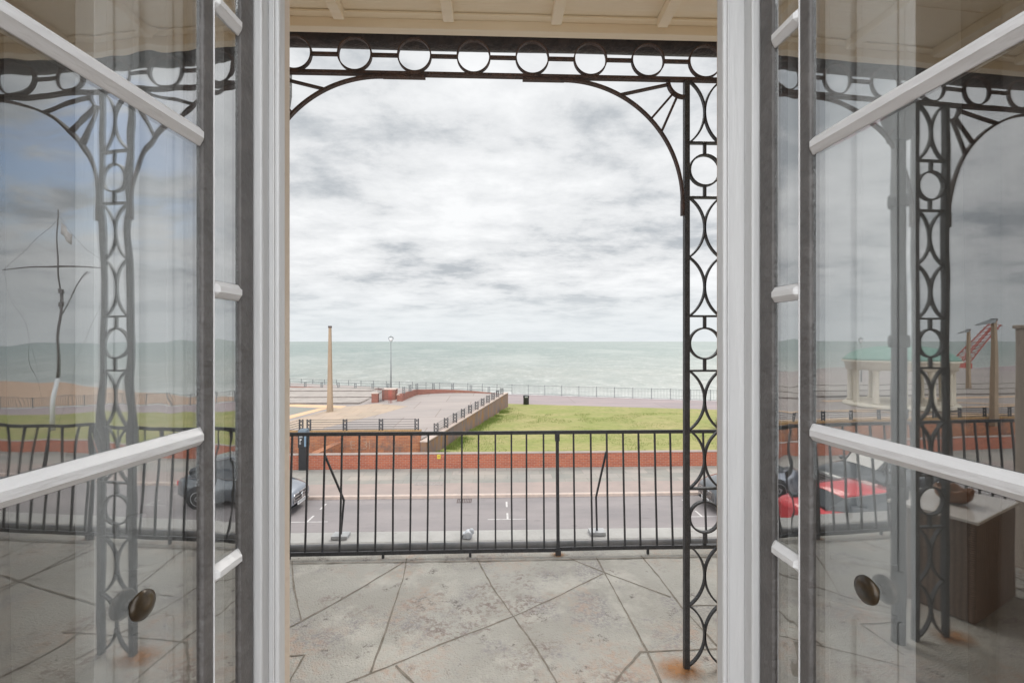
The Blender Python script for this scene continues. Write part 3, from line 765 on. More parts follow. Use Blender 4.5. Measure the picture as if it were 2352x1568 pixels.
# frieze
fz_ = thing('iron_frieze', 'black iron frieze of rings under the verandah fascia', 'frieze', (0, YT, Z_FR0))
b = MB(); b.box(BX0, -.014, -.0, BX1, .014, .014); b.build('lower_bar', M['iron2'], fz_, .002)
RR = .0735; SP = (at_y(1488, YT) - at_y(815, YT)) / 5
xr0 = at_y(815, YT)
k0 = -int((xr0 - BX0) / SP) + 0
for k in range(k0, int((BX1 - xr0) / SP) + 1):
    x = xr0 + k * SP
    if x - RR < BX0 or x + RR > BX1: continue
    b = MB(); b.ring((x, 0, .0145 + RR + .003), RR, .006, .018, 40); b.build('ring', M['iron2'], fz_)
    b = MB(); b.box(x + RR + .002, -.008, .014 + RR - .004, x + SP - RR - .002, .008, .014 + RR + .008); b.build('link_bar', M['iron2'], fz_)
# spandrel brackets
def spandrel(xc, dirn, label):
    "xc: post face; dirn +1 bracket reaches to +x"
    t = thing('spandrel_bracket', label, 'bracket', (xc, YT, Z_FR0), 0, 'curved brackets between columns and frieze')
    r = .545
    b = MB(); cx = dirn * (r + .006)
    a0, a1 = (180, 90) if dirn > 0 else (0, 90)
    b.ring((cx, 0, -r - .006), r, .010, .020, 36, a0=a0, a1=a1)
    b.box(cx, -.012, -.0115, cx + dirn * .19, .012, -.001); b.box(dirn * .001, -.012, -r - .07, dirn * .0115, .012, -r)
    b.build('arch_strap', M['iron2'], t)
    b = MB(); b.ring((0, 0, 0), .073, .011, .022, 14, a0=(270 if dirn > 0 else 180), a1=(360 if dirn > 0 else 270))
    for an in (13, 49, 66):
        e = Vector((math.cos(R(an)) * dirn, 0, -math.sin(R(an))))
        # distance to the arch along the ray
        C = Vector((cx, 0, -r - .006)); bq = e.dot(C); disc = bq * bq - (C.length_squared - r * r); tt = bq - math.sqrt(max(disc, 0))
        b.path([e * .078, e * (tt - .005)], .009, .018, (0, 1, 0))
    b.build('sun_ray', M['iron2'], t)
spandrel(X_R - POSTW / 2, -1, 'iron sunburst bracket at the top right corner of the doorway view')
spandrel(X_R - BAY + POSTW / 2, 1, 'iron sunburst bracket at the top left corner of the doorway view')
spandrel(X_R2 + POSTW / 2, 1, 'iron sunburst bracket right of the column, seen in the left door glass')
spandrel(X_R - BAY - .17 - POSTW / 2, -1, 'iron sunburst bracket left of the drainpipe column, seen in the right door glass')
# canopy
ZC = EYE + 1.478
cn = thing('verandah_canopy', 'cream boarded verandah ceiling with thin battens above the balcony', 'canopy', (0, 1.6, ZC))
b = MB(); yb = 1.078
while yb < 2.08:
    y1_ = min(yb + .245, 2.085); b.box(BX0, yb - 1.6, .0 + rnd.uniform(0, .0015), BX1, y1_ - 1.6 - .003, .03); yb += .245
b.build('ceiling_boards', M['canopy'], cn, .002)
for k in range(-9, 10):
    x = at_y(1030, 2.05) + k * (at_y(1278, 2.05) - at_y(1030, 2.05))
    if abs(x) > 5: continue
    b = MB(); b.box(x - .024, 1.078 - 1.6, -.045, x + .024, 2.055 - 1.6, -.0005); b.build('batten', M['canopy'], cn, .003)
b = MB(); b.box(BX0, 2.087 - 1.6, -.054, BX1, 2.13 - 1.6, .10)
b.box(BX0, 2.05 - 1.6, -.012, BX1, 2.0865 - 1.6, -.001)
b.build('fascia', M['canopy'], cn, .003)
b = MB(); b.box(BX0, 1.078 - 1.6, .031, BX1, 2.15 - 1.6, .05); b.build('roof_sheet', M['lead'], cn)
gt = MB(); n = 26; rings = []
for i in range(n + 1):
    x = BX0 + (BX1 - BX0) * i / n; jz = .002 * math.sin(i * 1.9)
    rings.append([(x, .062 * math.cos(R(a)), .055 * math.sin(R(a)) + jz) for a in range(180, 361, 15)] + [(x, .056 * math.cos(R(a)), .049 * math.sin(R(a)) + jz) for a in range(360, 179, -15)])
gt.loft(rings); o = gt.build('gutter', M['gutter'], None, loc=(0, 2.200, EYE + 1.462))
tag(o, 'rusty black rain gutter running behind the iron rings', 'gutter')
gb = MB(); gb.box(BX0, 2.132, EYE + 1.43, BX1, 2.136, EYE + 1.5); gb.v = [(v[0], v[1] - 2.2, v[2] - EYE - 1.445) for v in gb.v]
gb.build('back_board', M['gutter'], o)
# drainpipe by the left column
dx = at_y(636, 2.06)
dp = thing('drainpipe', 'dark iron drainpipe with hopper beside the left trellis column', 'drainpipe', (dx, 2.06, FLOOR))
b = MB(); b.tube((0, 0, 0), (0, 0, 2.55), .031, seg=16); b.build('pipe', M['iron'], dp)
for z in (.75, 1.50, 2.2):
    b = MB(); b.lathe([(.0, -.03), (.04, -.03), (.043, -.01), (.043, .01), (.04, .03), (0, .03)], 16, (0, 0, z)); b.build('collar', M['iron'], dp)
b = MB(); b.loft([[(-.035, -.035, 2.5), (.035, -.035, 2.5), (.035, .035, 2.5), (-.035, .035, 2.5)], [(-.04, -.06, 2.62), (.04, -.06, 2.62), (.04, .06, 2.62), (-.04, .06, 2.62)], [(-.04, -.06, 2.72), (.04, -.06, 2.72), (.04, .06, 2.72), (-.04, .06, 2.72)]], smooth=False)
b.build('hopper', M['iron'], dp)
# timber screen at the left end of the balcony (its near post shows at the edge of the right-hand glass)
sx, sy = mirror(2366, 3.0, 1)
ts = thing('timber_screen', 'weathered pale timber screen at the left end of the balcony', 'screen', (sx, sy, FLOOR))
M['timber'] = mat('weathered_pale_timber', (.60, .52, .44), .85, (.48, .41, .35), 5, stretch=(3, 3, .4), third=((.16, .12, .10), 14, .60, .72))
b = MB(); b.box(-.05, -.05, 0, .05, .05, EYE + .085 - FLOOR); b.build('post', M['timber'], ts, .006)
b = MB(); b.box(-.06, -.06, EYE + .0855 - FLOOR, .06, .06, EYE + .11 - FLOOR); b.build('cap', M['timber'], ts, .006)
for i in range(9):
    b = MB(); b.box(-.012, -.0505 - (i + 1) * .115, .06, .012, -.0505 - i * .115 - .006, EYE + .03 - FLOOR); b.build('board', M['timber'], ts, .003)
b = MB(); b.box(-.03, -1.10, EYE + .0305 - FLOOR, .03, -.0505, EYE + .06 - FLOOR); b.build('top_rail', M['timber'], ts, .004)
# wicker table on the left of the balcony with a bowl (seen in the right-hand glass)
def mz(px, py, zrel):
    d = -zrel * F / (py - 785); return Vector(mirror(px, d, 1))
c1, c2 = mz(2245, 1202, -.95), mz(2400, 1128, -.95)
e1 = (c2 - c1); e2 = mz(2057, 1165, -.95) - c1
ang = math.atan2(e1.y, e1.x); w1, w2 = .62, .40
tb = thing('wicker_table', 'brown wicker side table with a white top on the left of the balcony', 'table', (c1.x, c1.y, FLOOR), ang)
sg = 1 if (e1.x * e2.y - e1.y * e2.x) > 0 else -1
b = MB(); b.box(0, 0, .535, w1, sg * w2, .553); b.build('table_top', M['tabletop'], tb, .004)
b = MB(); b.box(.012, sg * .012, 0, w1 - .012, sg * (w2 - .012), .533); b.build('wicker_body', M['wicker'], tb, .012)
bw = mz(2188, 1148, -.93)
b = MB(); rings = []
for r_, h_ in ((.03, 0), (.06, .012), (.082, .04), (.085, .075), (.076, .088), (.070, .085), (.068, .04), (.03, .012), (.001, .01)):
    rings.append([(r_ * (1 + (.09 * math.cos(5 * t) if h_ > .05 else 0)) * math.cos(t), r_ * (1 + (.09 * math.cos(5 * t) if h_ > .05 else 0)) * math.sin(t), h_ + (.008 * math.cos(5 * t) if h_ > .07 else 0)) for t in [2 * math.pi * i / 30 for i in range(30)]])
b.loft(rings); o = b.build('bowl', M['bowl'], None, loc=(bw.x, bw.y, FLOOR + .5535)); tag(o, 'brown scalloped wooden bowl on the white wicker table top', 'bowl')

# ------------------------------------------------------------ ground outside
FD = Vector((1, -.318)).normalized()      # direction of the sea fence
FP = Vector(at_d(1176, 46.9))
def fence_pt(s_): return FP + FD * s_
def sheet(name, pts, z, m_, kind='structure', parent=None):
    b = MB(); b.quad([(p[0], p[1], z if len(p) < 3 else p[2]) for p in pts]); o = b.build(name, m_, parent)
    if not parent: struct(o, kind)
    return o
sheet('sea', [(-60000, 56), (60000, 56), (60000, 60000), (-60000, 60000)], -3.0, M['sea'])
# shore, from the sea wall down to the water
b = MB(); n = 80; rows = []
for i in range(n + 1):
    s_ = -140 + i * 4.0; p = fence_pt(s_) + Vector((.1, .25))
    shy = 58 + max(0, p.x - 25) * .33 + 1.5 * math.sin(p.x * .07)
    rows.append([(p.x, p.y, -.6), (p.x, (p.y * 2 + shy) / 3 if shy > p.y else p.y + 2, -1.4), (p.x, max(shy, p.y + 4), -3.0), (p.x, max(shy, p.y + 4) + 12, -4.5)])
b.loft(rows, closed=False); struct(b.build('beach', M['shingle']))
wl = MB(); wl.wall([fence_pt(-150) + Vector((0, .12)), fence_pt(200) + Vector((0, .12))], [.05, .05], .3, [-4, -4]); struct(wl.build('sea_wall', M['coping']))
# promenade, lawn, road, pavement
yw = 19.57
LE = lambda x: 39.4 - .245 * (x - 1.38)
a, c = fence_pt(-150), fence_pt(200)
sheet('promenade', [(-140, 16.3), (130, 16.3), (c.x, c.y), (a.x, a.y)][0:0] or [(-140, 20.5), (70, 20.5), (c.x - 110 * FD.x, c.y - 110 * FD.y), (a.x, a.y)], -.012, M['prom'])
lw = MB(); gx, gy = 60, 30; dmin = 19.85
for j in range(gy + 1):
    for i in range(gx + 1):
        # left edge follows the sloping plaza wall
        t = j / gy
        xl = -4.4 + (1.05 + 4.4) * t * 1.0
        xr = 62
        x = xl + (xr - xl) * (i / gx) ** 1.3
        ye = LE(x); ye = max(ye, 24.5); y = dmin + (ye - dmin) * t
        z = .012 + .05 * mnoise.noise(Vector((x * .2, y * .2, 0))) * min(1, t * 6, (1 - t) * 6 + .1) + .02
        lw.v.append((x, y, z))
for j in range(gy):
    for i in range(gx):
        k = j * (gx + 1) + i; lw.face([k, k + 1, k + gx + 2, k + gx + 1], smooth=True)
struct(lw.build('lawn', M['grass']), 'structure')
sheet('pavement', [(-90, 17.55), (90, 17.55), (90, 20.6), (-90, 20.6)], 0.0, M['slabs'])
sheet('footway_edge', [(-90, 16.28), (90, 16.28), (90, 17.55), (-90, 17.55)], 0.0, M['tarmac_pink'])
kb = MB(); kb.box(-90, 16.13, -.3, 90, 16.279, .003); struct(kb.build('kerb', M['kerb'], None, .015))
kb = MB(); kb.box(-90, 8.0, -.3, 90, 8.15, .003); struct(kb.build('near_kerb', M['kerb'], None, .015))
sheet('road', [(-90, 8.15), (90, 8.15), (90, 16.13), (-90, 16.13)], -.10, M['asphalt'])
sheet('near_pavement', [(-90, 1.078), (90, 1.078), (90, 8.0), (-90, 8.0)], 0.0, M['slabs'])
ln = MB()
zl = -.096
def strip(x0, y0, x1, y1): ln.quad([(x0, y0, zl), (x1, y0, zl), (x1, y1, zl), (x0, y1, zl)])
T = at_z(1166, 1193, -.1)
for k in range(-8, 9):
    x = T.x + k * 6.15
    strip(x - .62, T.y - .02, x + .62, T.y + .02); strip(x - .03, T.y + .022, x + .03, T.y + .5); strip(x - .03, T.y + 1.05, x + .03, T.y + 1.55)
for k in range(-14, 15): strip(k * 6 + 1, 10.6, k * 6 + 3, 10.68)
ls = ln.build('parking_bay_lines', M['line']); ls['kind'] = 'structure'

q = at_z(985, 1111, 0); mh = MB(); mh.box(-.55, -.22, 0, .55, .22, .006); mho = mh.build('access_cover', mat('worn_access_cover', (.20, .17, .16), .8, (.3, .27, .25), 12), None, .002, loc=(q.x, q.y, .0)); tag(mho, 'worn rectangular metal access cover set in the far pavement', 'access cover')
pt = MB()
def rpatch(x0, y0, x1, y1):
    n_ = 10; jt = lambda: rnd.uniform(-.03, .03)
    top_ = [(x0 + (x1 - x0) * i / n_, y1 + jt()) for i in range(n_ + 1)]; bot_ = [(x0 + (x1 - x0) * i / n_, y0 + jt()) for i in range(n_ + 1)]
    pt.quad([(a_, b_, -.098) for a_, b_ in bot_ + top_[::-1]])
rpatch(2.2, 12.3, 5.4, 13.1); rpatch(-14, 12.0, -9.2, 12.6)
struct(pt.build('road_patch', mat('repaired_tarmac', (.225, .205, .20), .9, (.19, .175, .175), 9, detail=10)))
gl_ = thing('drain_grate', 'rusty iron drain grate in the gutter of the road', 'drain', (-1.1, 15.86, -.1))
b = MB(); b.box(-.25, -.2, 0, .25, -.17, .006); b.box(-.25, .17, 0, .25, .2, .006); b.box(-.25, -.1699, 0, -.22, .1699, .006); b.box(.22, -.1699, 0, .25, .1699, .006)
for i in range(7): b.box(-.19 + i * .06, -.1699, 0, -.165 + i * .06, .1699, .005)
b.build('grate', M['iron2'], gl_)
# front brick wall
fw = thing('front_wall', 'low red brick wall with pink coping along the far pavement', 'wall', (0, yw, 0))
b = MB(); b.wall([(-60, 0), (60, 0)], [.60, .60], .24); b.build('brickwork', M['brick_red'], fw)
b = MB(); b.box(-60, -.012, .602, 60, .252, .64); b.build('coping', M['tarmac_pink'], fw, .006)
nx_ = at_y(1008, yw); b = MB(); b.box(nx_ - .07, -.018, .42, nx_ + .07, -.0125 + .01, .60); b.build('yellow_notice', M['yellow'], fw)
def letters(txt, size, loc, m_, parent, name, rot=(R(90), 0, 0), ext=.004):
    cu = bpy.data.curves.new(name, 'FONT'); cu.body = txt; cu.size = size; cu.extrude = ext; cu.align_x = 'CENTER'; cu.align_y = 'CENTER'
    o = bpy.data.objects.new(name, cu); dg = bpy.context.evaluated_depsgraph_get(); COL.objects.link(o)
    dg.update(); me = bpy.data.meshes.new_from_object(o.evaluated_get(bpy.context.evaluated_depsgraph_get())); COL.objects.unlink(o); bpy.data.objects.remove(o)
    me.materials.clear(); me.materials.append(m_)
    q = bpy.data.objects.new(name, me); COL.objects.link(q); q.location = loc; q.rotation_euler = rot; q.parent = parent; return q
letters('H', .11, (nx_, -.020, .51), M['black'], fw, 'notice_letter')
# retaining brick wall of the plaza
PZ = lambda d: .45 + .0195 * d
yr_ = 21.3
RX = at_y(965, yr_)
rw = thing('retaining_wall', 'weathered brown brick retaining wall below the raised plaza railing', 'wall', (0, yr_, 0))
b = MB(); b.wall([(-60, 0), (RX, 0)], [1.20, 1.20], .3); b.build('brickwork', M['brick_brown'], rw)
M['coping_b'] = mat('lichened_brick_coping', (.36, .20, .09), .9, (.22, .15, .06), 22, stretch=(1, .1, 1), detail=2)
b = MB(); b.box(-60, -.02, 1.202, RX + .02, .32, 1.29); b.build('brick_on_edge_coping', M['coping_b'], rw, .006)
gx_ = at_y(815, yr_)
chalk = mat('chalk_scrawl', (.40, .28, .21), .95, (.30, .14, .08), 26, lo=.45, hi=.55)
letters('E  3I', .55, (gx_ + .25, -.006, .62), chalk, rw, 'chalk_scrawl', ext=.002)
# return wall
b = MB(); p0 = at_y(706, yw); b.wall([(p0 + .3, yw + .245), (p0 + .9, yr_ - .005)], [.62, .80], .35, [0, 0])
tag(b.build('return_wall', M['brick_brown']), 'short sloping brick wall joining front wall and retaining wall by the ticket machine', 'wall')
# plaza side wall with sloping line
D0 = Vector(at_d(967, 20.95)); D1 = Vector(at_d(1152, 36.5)); D2 = Vector(at_d(1160, 37.6))
dwl = thing('plaza_side_wall', 'long mossy brown wall running seaward between plaza and lawn', 'wall', (0, 0, 0))
N_ = 12; pts = [D0.lerp(D1, i / N_) for i in range(N_ + 1)] + [D2]
tops = [.78 + (1.17 - .78) * i / N_ for i in range(N_ + 1)] + [1.17]
b = MB(); b.wall([(p.x + .25, p.y) for p in pts], tops, .3, [-.2] * len(pts)); b.build('wall_face', M['diag'], dwl)
b = MB(); b.wall([(p.x + .28, p.y) for p in pts], [t + .05 for t in tops], .36, [t + .002 for t in tops]); b.build('coping', M['kerb'], dwl)
# plaza deck
def pz(x, y): return PZ(y * CY + x * SY)
def plz(px, py):
    z = 1.0
    for _ in range(6):
        q = at_z(px, py, z); z = pz(q.x, q.y)
    return q
pd = MB()
L0 = (-75, yr_ + .25); Lb = (-75, 52)
bk = [(-75, 62), (fence_pt(-60).x, fence_pt(-60).y - 4.5), (D2.x - 8, 40.5), (D1.x - .02, D1.y + .8)]
poly = [L0, (D0.x - .03, yr_ + .1), (D1.x - .02, D1.y)] + [bk[3], bk[2], bk[1], bk[0]]
pd.quad([(x, y, pz(x, y)) for x, y in poly]); pdo = struct(pd.build('plaza', M['plaza']))
def zz1(zx, zy): return ((850 + zx * .2764) * .784, (1080 + zy * .2764) * .784)
def psheet(name, zpts, m_, lift):
    b = MB(); b.quad([(q.x, q.y, q.z + lift) for q in [plz(*zz1(*p)) for p in zpts]]); return b.build(name, m_, pdo)
psheet('sand_paving', [(-200, 640), (330, 640), (1010, 470), (1250, 400), (900, 372), (740, 392), (580, 405), (300, 470), (-200, 620)], M['plaza2'], .004)
psheet('paving_band', [(-300, 372), (0, 378), (600, 398), (540, 422), (330, 420), (0, 405), (-300, 398)], M['band'], .008)
psheet('paving_band', [(-300, 590), (0, 500), (300, 425), (420, 424), (330, 445), (0, 535), (-300, 640)], M['band'], .010)
psheet('green_paving', [(-300, 405), (0, 410), (290, 425), (0, 492), (-300, 580)], M['green'], .006)
for k, (x0, y0, x1, y1, wd) in enumerate([(-70, 24.5, -13, 23.4, .5), (-70, 27.5, -22, 26.2, .35), (-60, 31, -26, 30, .6), (-66, 35, -33, 33, .45), (-60, 38.5, -30, 37.5, .5), (-48, 23, -30, 30.5, .45), (-70, 29, -38, 37, .5), (-40, 22.3, -14, 28, .4)]):
    b = MB(); b.quad([(x0, y0, pz(x0, y0) + .012 + k * .003), (x1, y1, pz(x1, y1) + .012 + k * .003), (x1, y1 + wd, pz(x1, y1 + wd) + .012 + k * .003), (x0, y0 + wd, pz(x0, y0 + wd) + .012 + k * .003)])
    b.build('paving_band', M['band'], pdo)
# terraced steps at the back left
tr_ = thing('terrace_steps', 'broad shallow concrete terrace steps at the back of the plaza', 'steps', (0, 0, 0))
for k, (pyb, xr_z) in enumerate(((926.5, 740), (914.5, 855), (901.5, 860))):
    zb = 1.08 + .02 * k; d = (EYE - zb) * F / (pyb - 785)
    xr_ = at_y(zz1(xr_z, 0)[0], d); h1 = zb + .10 + .03 * k
    b = MB(); b.box(-70, d, .6, xr_, d + 7 - k * 2.2, h1 + .02 * k); b.build('step', M['step'], tr_)
    b = MB(); b.box(-70, d - .02, .6, xr_, d - .002, h1 - .02 + .02 * k); b.build('riser', M['riser'], tr_)

# back walls of the plaza
def wall_thing(name, label, pxs, m_, th=.3, d_of=None):
    P_, T_, B_ = [], [], []
    for zx, zt, d in pxs:
        px, py = zz1(zx, zt); q = at_d(px, d); P_.append(q); T_.append(EYE - (py - 785) / F * d); B_.append(.3)
    t = thing(name, label, 'wall', (0, 0, 0)); b = MB(); b.wall(P_, T_, th, B_); b.build('brickwork', m_, t)
    return t, P_, T_
bwall, BP, BT = wall_thing('plaza_back_wall', 'low curved red brick wall at the seaward edge of the plaza', [(1190, 272, 33.0), (1260, 250, 34.6), (1345, 226, 36.4), (1500, 224, 37.2), (1700, 228, 37.6), (1900, 240, 37.6), (2080, 256, 37.3), (2215, 272, 36.9)], M['brick_far'])
lwall, LP, LT = wall_thing('terrace_back_wall', 'long low red brick wall behind the terrace steps', [(-900, 172, 43), (0, 194, 41.5), (450, 208, 40.5), (900, 222, 39.5), (1115, 220, 38.5)], M['brick_far'])
def pillar(name, label, zx0, zx1, zt, zb, grp='brick pillars of the plaza gateway'):
    px0, pyt = zz1(zx0, zt); px1, pyb = zz1(zx1, zb)
    q = plz((px0 + px1) / 2, pyb); d = q.y * CY + q.x * SY; wd = (px1 - px0) / F * d; zt_ = EYE - (pyt - 785) / F * d
    b = MB(); b.wall([(-wd / 2, 0), (wd / 2, 0)], [zt_ - q.z + .1] * 2, wd * .9); t = thing('gate_pillar', label, 'pillar', (q.x, q.y, q.z - .1), 0, grp); b.build('brickwork', M['brick_far'], t)
    b = MB(); b.box(-wd / 2 - .03, -.03, zt_ - q.z + .102, wd / 2 + .03, wd * .9 + .03, zt_ - q.z + .15); b.build('coping', M['kerb'], t, .01)
    return t
pillar('gate_pillar', 'wide red brick pillar left of the plaza gate', 862, 928, 270, 364)
pillar('gate_pillar', 'brick pillar right of the plaza gate where the curved wall starts', 1132, 1188, 282, 348)
pillar('gate_pillar', 'broad brick pier behind the plaza gate below the street lamp', 975, 1112, 228, 335)
# gate
q0 = plz(*zz1(930, 358)); q1 = plz(*zz1(1110, 340))
gt_ = thing('metal_gate', 'dark open metal gate between the brick pillars', 'gate', (q0.x, q0.y, q0.z))
b = MB()
for i in range(7): b.tube((i * .06, .0 + i * .05, 0), (i * .06, i * .05, .95), .012)
b.path([(0, 0, .95), (.36, .3, .95)], .03, .03, (0, 0, 1)); b.path([(0, 0, .1), (.36, .3, .1)], .03, .03, (0, 0, 1)); b.build('leaf', M['iron'], gt_)
b = MB(); q = plz(*zz1(1048, 370))
for i in range(3): b.tube((q.x - q0.x + i * .1, q.y - q0.y, 0), (q.x - q0.x + i * .1, q.y - q0.y, .95), .018)
b.tube((q.x - q0.x, q.y - q0.y, .7), (q.x - q0.x + .2, q.y - q0.y, .7), .012)
b.build('bollard_rail', M['red_steel'], gt_)

# low railings with lattice posts
def lattice_post(b, c, h, ax, wd=.16):
    c = Vector(c); ax = Vector((ax[0], ax[1], 0)).normalized(); z = Vector((0, 0, 1))
    for s_ in (-1, 1): b.path([c + ax * s_ * wd / 2, c + ax * s_ * wd / 2 + z * h], .045, .045, (ax.y, -ax.x, 0))
    n = 3
    for i in range(n):
        z0_, z1_ = h * i / n, h * (i + 1) / n
        b.path([c - ax * wd / 2 + z * z0_, c + ax * wd / 2 + z * z1_], .026, .026, (ax.y, -ax.x, 0))
        b.path([c + ax * wd / 2 + z * z0_, c - ax * wd / 2 + z * z1_], .026, .026, (ax.y, -ax.x, 0))
def low_railing(name, label, pts, h, nr, thick, ax=None, wd=.16, group='low railings around the plaza', m_=None):
    o3 = Vector(pts[0]); t = thing(name, label, 'railing', o3, 0, group); m_ = m_ or M['iron']
    for p in pts:
        b = MB(); a_ = ax or (1, 0)
        lattice_post(b, Vector(p) - o3, h, a_, wd); b.build('lattice_post', m_, t)
    for k in range(nr):
        b = MB(); hh = h * (.12 + .83 * k / (nr - 1))
        b.path([Vector(p) - o3 + Vector((0, 0, hh)) for p in pts], thick, thick, (0, 0, 1)); b.build('rail', m_, t)
    return t
def zx_on(zx, y): return at_y(zz1(zx, 0)[0], y)
sp_ = zx_on(1340, 21.4) - zx_on(960, 21.4)
low_railing('plaza_railing', 'low black railing of four bars on the brown brick retaining wall', [(zx_on(1340, 21.4) - k * sp_, 21.45, 1.29) for k in range(0, 4)], .53, 5, .02)
xs_ = zx_on(170, 21.4)
low_railing('plaza_railing', 'low black railing sloping down to the left behind the ticket machine', [(xs_ - .25 - k * 1.1, 21.45, 1.29 - .30 * k) for k in range(3)], .53, 5, .02)
low_railing('plaza_railing', 'low black railing left on the retaining wall, in the right door glass', [(xs_ - 4.2 - k * sp_, 21.45, 1.29) for k in range(0, 16)], .53, 5, .02)
dpts = [];
for k in range(11):
    t_ = .10 + k * .088; p = D0.lerp(D1, t_); dpts.append((p.x + .1, p.y, .83 + .39 * t_))
low_railing('plaza_railing', 'low black railing with lattice posts along the mossy side wall', dpts, .52, 5, .014, ax=(1, 0), wd=.19)
def along(P_, T_, step, start=0):
    out = []; acc = start
    for i in range(len(P_) - 1):
        a, c = Vector(P_[i]), Vector(P_[i + 1]); L_ = (c - a).length
        while acc < L_:
            q = a.lerp(c, acc / L_); out.append((q.x, q.y + .15, T_[i] + (T_[i + 1] - T_[i]) * acc / L_)); acc += step
        acc -= L_
    return out
low_railing('plaza_railing', 'low black railing on the curved seaward brick wall', along(BP, BT, 1.55, .2), .50, 4, .018, m_=M['grey_steel'])
low_railing('plaza_railing', 'low black railing on the brick wall behind the terrace steps', along(LP, LT, 1.7, .2), .48, 3, .018, m_=M['grey_steel'])
# seafront fence
sf = thing('seafront_fence', 'long grey metal fence with vertical bars along the promenade edge', 'fence', (FP.x, FP.y, 0))
hgt = .95
def post(p, name='post'):
    b = MB(); b.path([(p.x, p.y, 0), (p.x, p.y, hgt + .06)], .06, .06, (0, 1, 0)); b.build(name, M['grey_steel'], sf)
k = 0; s_ = 0.0
for i in range(0, 36):
    s_ = i * 1.72; p = FD * s_; post(p)
    b = MB()
    for hh in (.08, hgt): b.path([(p.x, p.y, hh), (p.x + FD.x * 1.72, p.y + FD.y * 1.72, hh)], .03, .03, (0, 0, 1))
    for j in range(1, 13):
        q = p + FD * 1.72 * j / 13; q.y += 0
        b.box(q.x - .009, q.y - .009, .08, q.x + .009, q.y + .009, hgt)
    b.build('bar_panel', M['grey_steel'], sf)
for i in range(1, 60):
    p = FD * (-1.62 * i); post(p)
for hh in (.35, .68, hgt):
    b = MB(); a_ = FD * -97; b.path([(a_.x, a_.y, hh), (0, 0, hh)], .035, .035, (0, 0, 1)); b.build('rail', M['grey_steel'], sf)

# litter bin
q = at_z(1208.5, 930, 0)
bn = thing('litter_bin', 'black litter bin standing on the far edge of the lawn', 'bin', (q.x, q.y, .0))
b = MB(); b.lathe([(.0, 0), (.22, .0), (.245, .02), (.245, .55), (.25, .56), (.25, .60)], 20); b.build('body', M['black'], bn)
b = MB(); b.lathe([(.25, .60), (.262, .61), (.262, .76), (.24, .80), (.14, .835), (0, .84)], 20); b.build('hood', M['black'], bn)
b = MB(); b.box(-.13, -.275, .63, .13, -.25, .735); b.build('opening', M['alloy'], bn, .01)
# ticket machine
q = at_z(694, 1081, 0)
tm = thing('ticket_machine', 'tall black and blue parking ticket machine on the far pavement', 'ticket machine', (q.x, q.y + .16, 0))
b = MB(); b.box(-.16, -.15, 0, .16, .15, .95); b.build('pedestal', M['black'], tm, .012)
b = MB(); b.box(-.18, -.17, .952, .18, .17, 1.55); b.build('cabinet', M['black'], tm, .015)
b = MB(); b.loft([[(-.19, -.2, 1.552), (.19, -.2, 1.552), (.19, .18, 1.552), (-.19, .18, 1.552)], [(-.17, -.17, 1.68), (.17, -.17, 1.68), (.15, .15, 1.72), (-.15, .15, 1.72)]], smooth=False); b.build('hood', mat('dark_blue_hood', (.09, .12, .15), .4), tm, .008)
b = MB(); b.box(-.12, -.178, 1.38, .02, -.171, 1.48); b.box(-.12, -.178, 1.1, -.04, -.171, 1.2); b.build('display', M['alloy'], tm)
b = MB(); b.box(.18, -.13, 1.0, .188, .05, 1.5); b.box(.09, -.178, 1.0, .165, -.1705, 1.5); b.build('notice_panel', mat('dim_blue_notice', (.16, .24, .32), .5), tm)
letters('P', .16, (-.06, -.178, .72 + .55), M['plate_w'], tm, 'parking_letter')

# masts, lamps
q = plz(758, 946)
def pole(loc, h, w0, w1, label, arm=False, grp='tall tan concrete posts on the plaza'):
    t = thing('concrete_post', label, 'post', loc, 0, grp)
    b = MB(); b.loft([[(-w0, -w0, 0), (w0, -w0, 0), (w0, w0, 0), (-w0, w0, 0)], [(-w0 * .82, -w0 * .82, h * .16), (w0 * .82, -w0 * .82, h * .16), (w0 * .82, w0 * .82, h * .16), (-w0 * .82, w0 * .82, h * .16)], [(-w1, -w1, h), (w1, -w1, h), (w1, w1, h), (-w1, w1, h)]], smooth=False); b.build('shaft', M['concrete_pole'], t, .01)
    b = MB(); b.box(-w1 * 1.25, -w1 * 1.25, h + .001, w1 * 1.25, w1 * 1.25, h + .12); b.build('cap', M['iron2'], t)
    if arm:
        b = MB(); b.loft([[(0, -.1, h - .12), (0, .1, h - .12), (0, .1, h + .12), (0, -.1, h + .12)], [(1.1, -.12, h - .28), (1.1, .12, h - .28), (1.1, .12, h - .24), (1.1, -.12, h - .24)]], smooth=False); b.build('lamp_head', M['grey_steel'], t)
    return t
pole((q.x, q.y, q.z - .02), 5.30, .165, .072, 'tall tan concrete post standing alone on the plaza')
def mref(px, py_base, z, side):
    d = (EYE - z) * F / (py_base - 785); x, y = mirror(px, d, side); return x, y, d
x, y, d = mref(2285, 972, 1.0, 1); pole((x, y, pz(x, y)), 5.2 + EYE - 4.9, .16, .08, 'tall concrete lamp post nearest on the plaza, seen in the right door glass', True)
x, y, d = mref(2225, 897, 1.05, 1); pole((x, y, pz(x, y)), 5.3, .16, .09, 'more distant concrete lamp post on the plaza, seen in the right door glass', True)
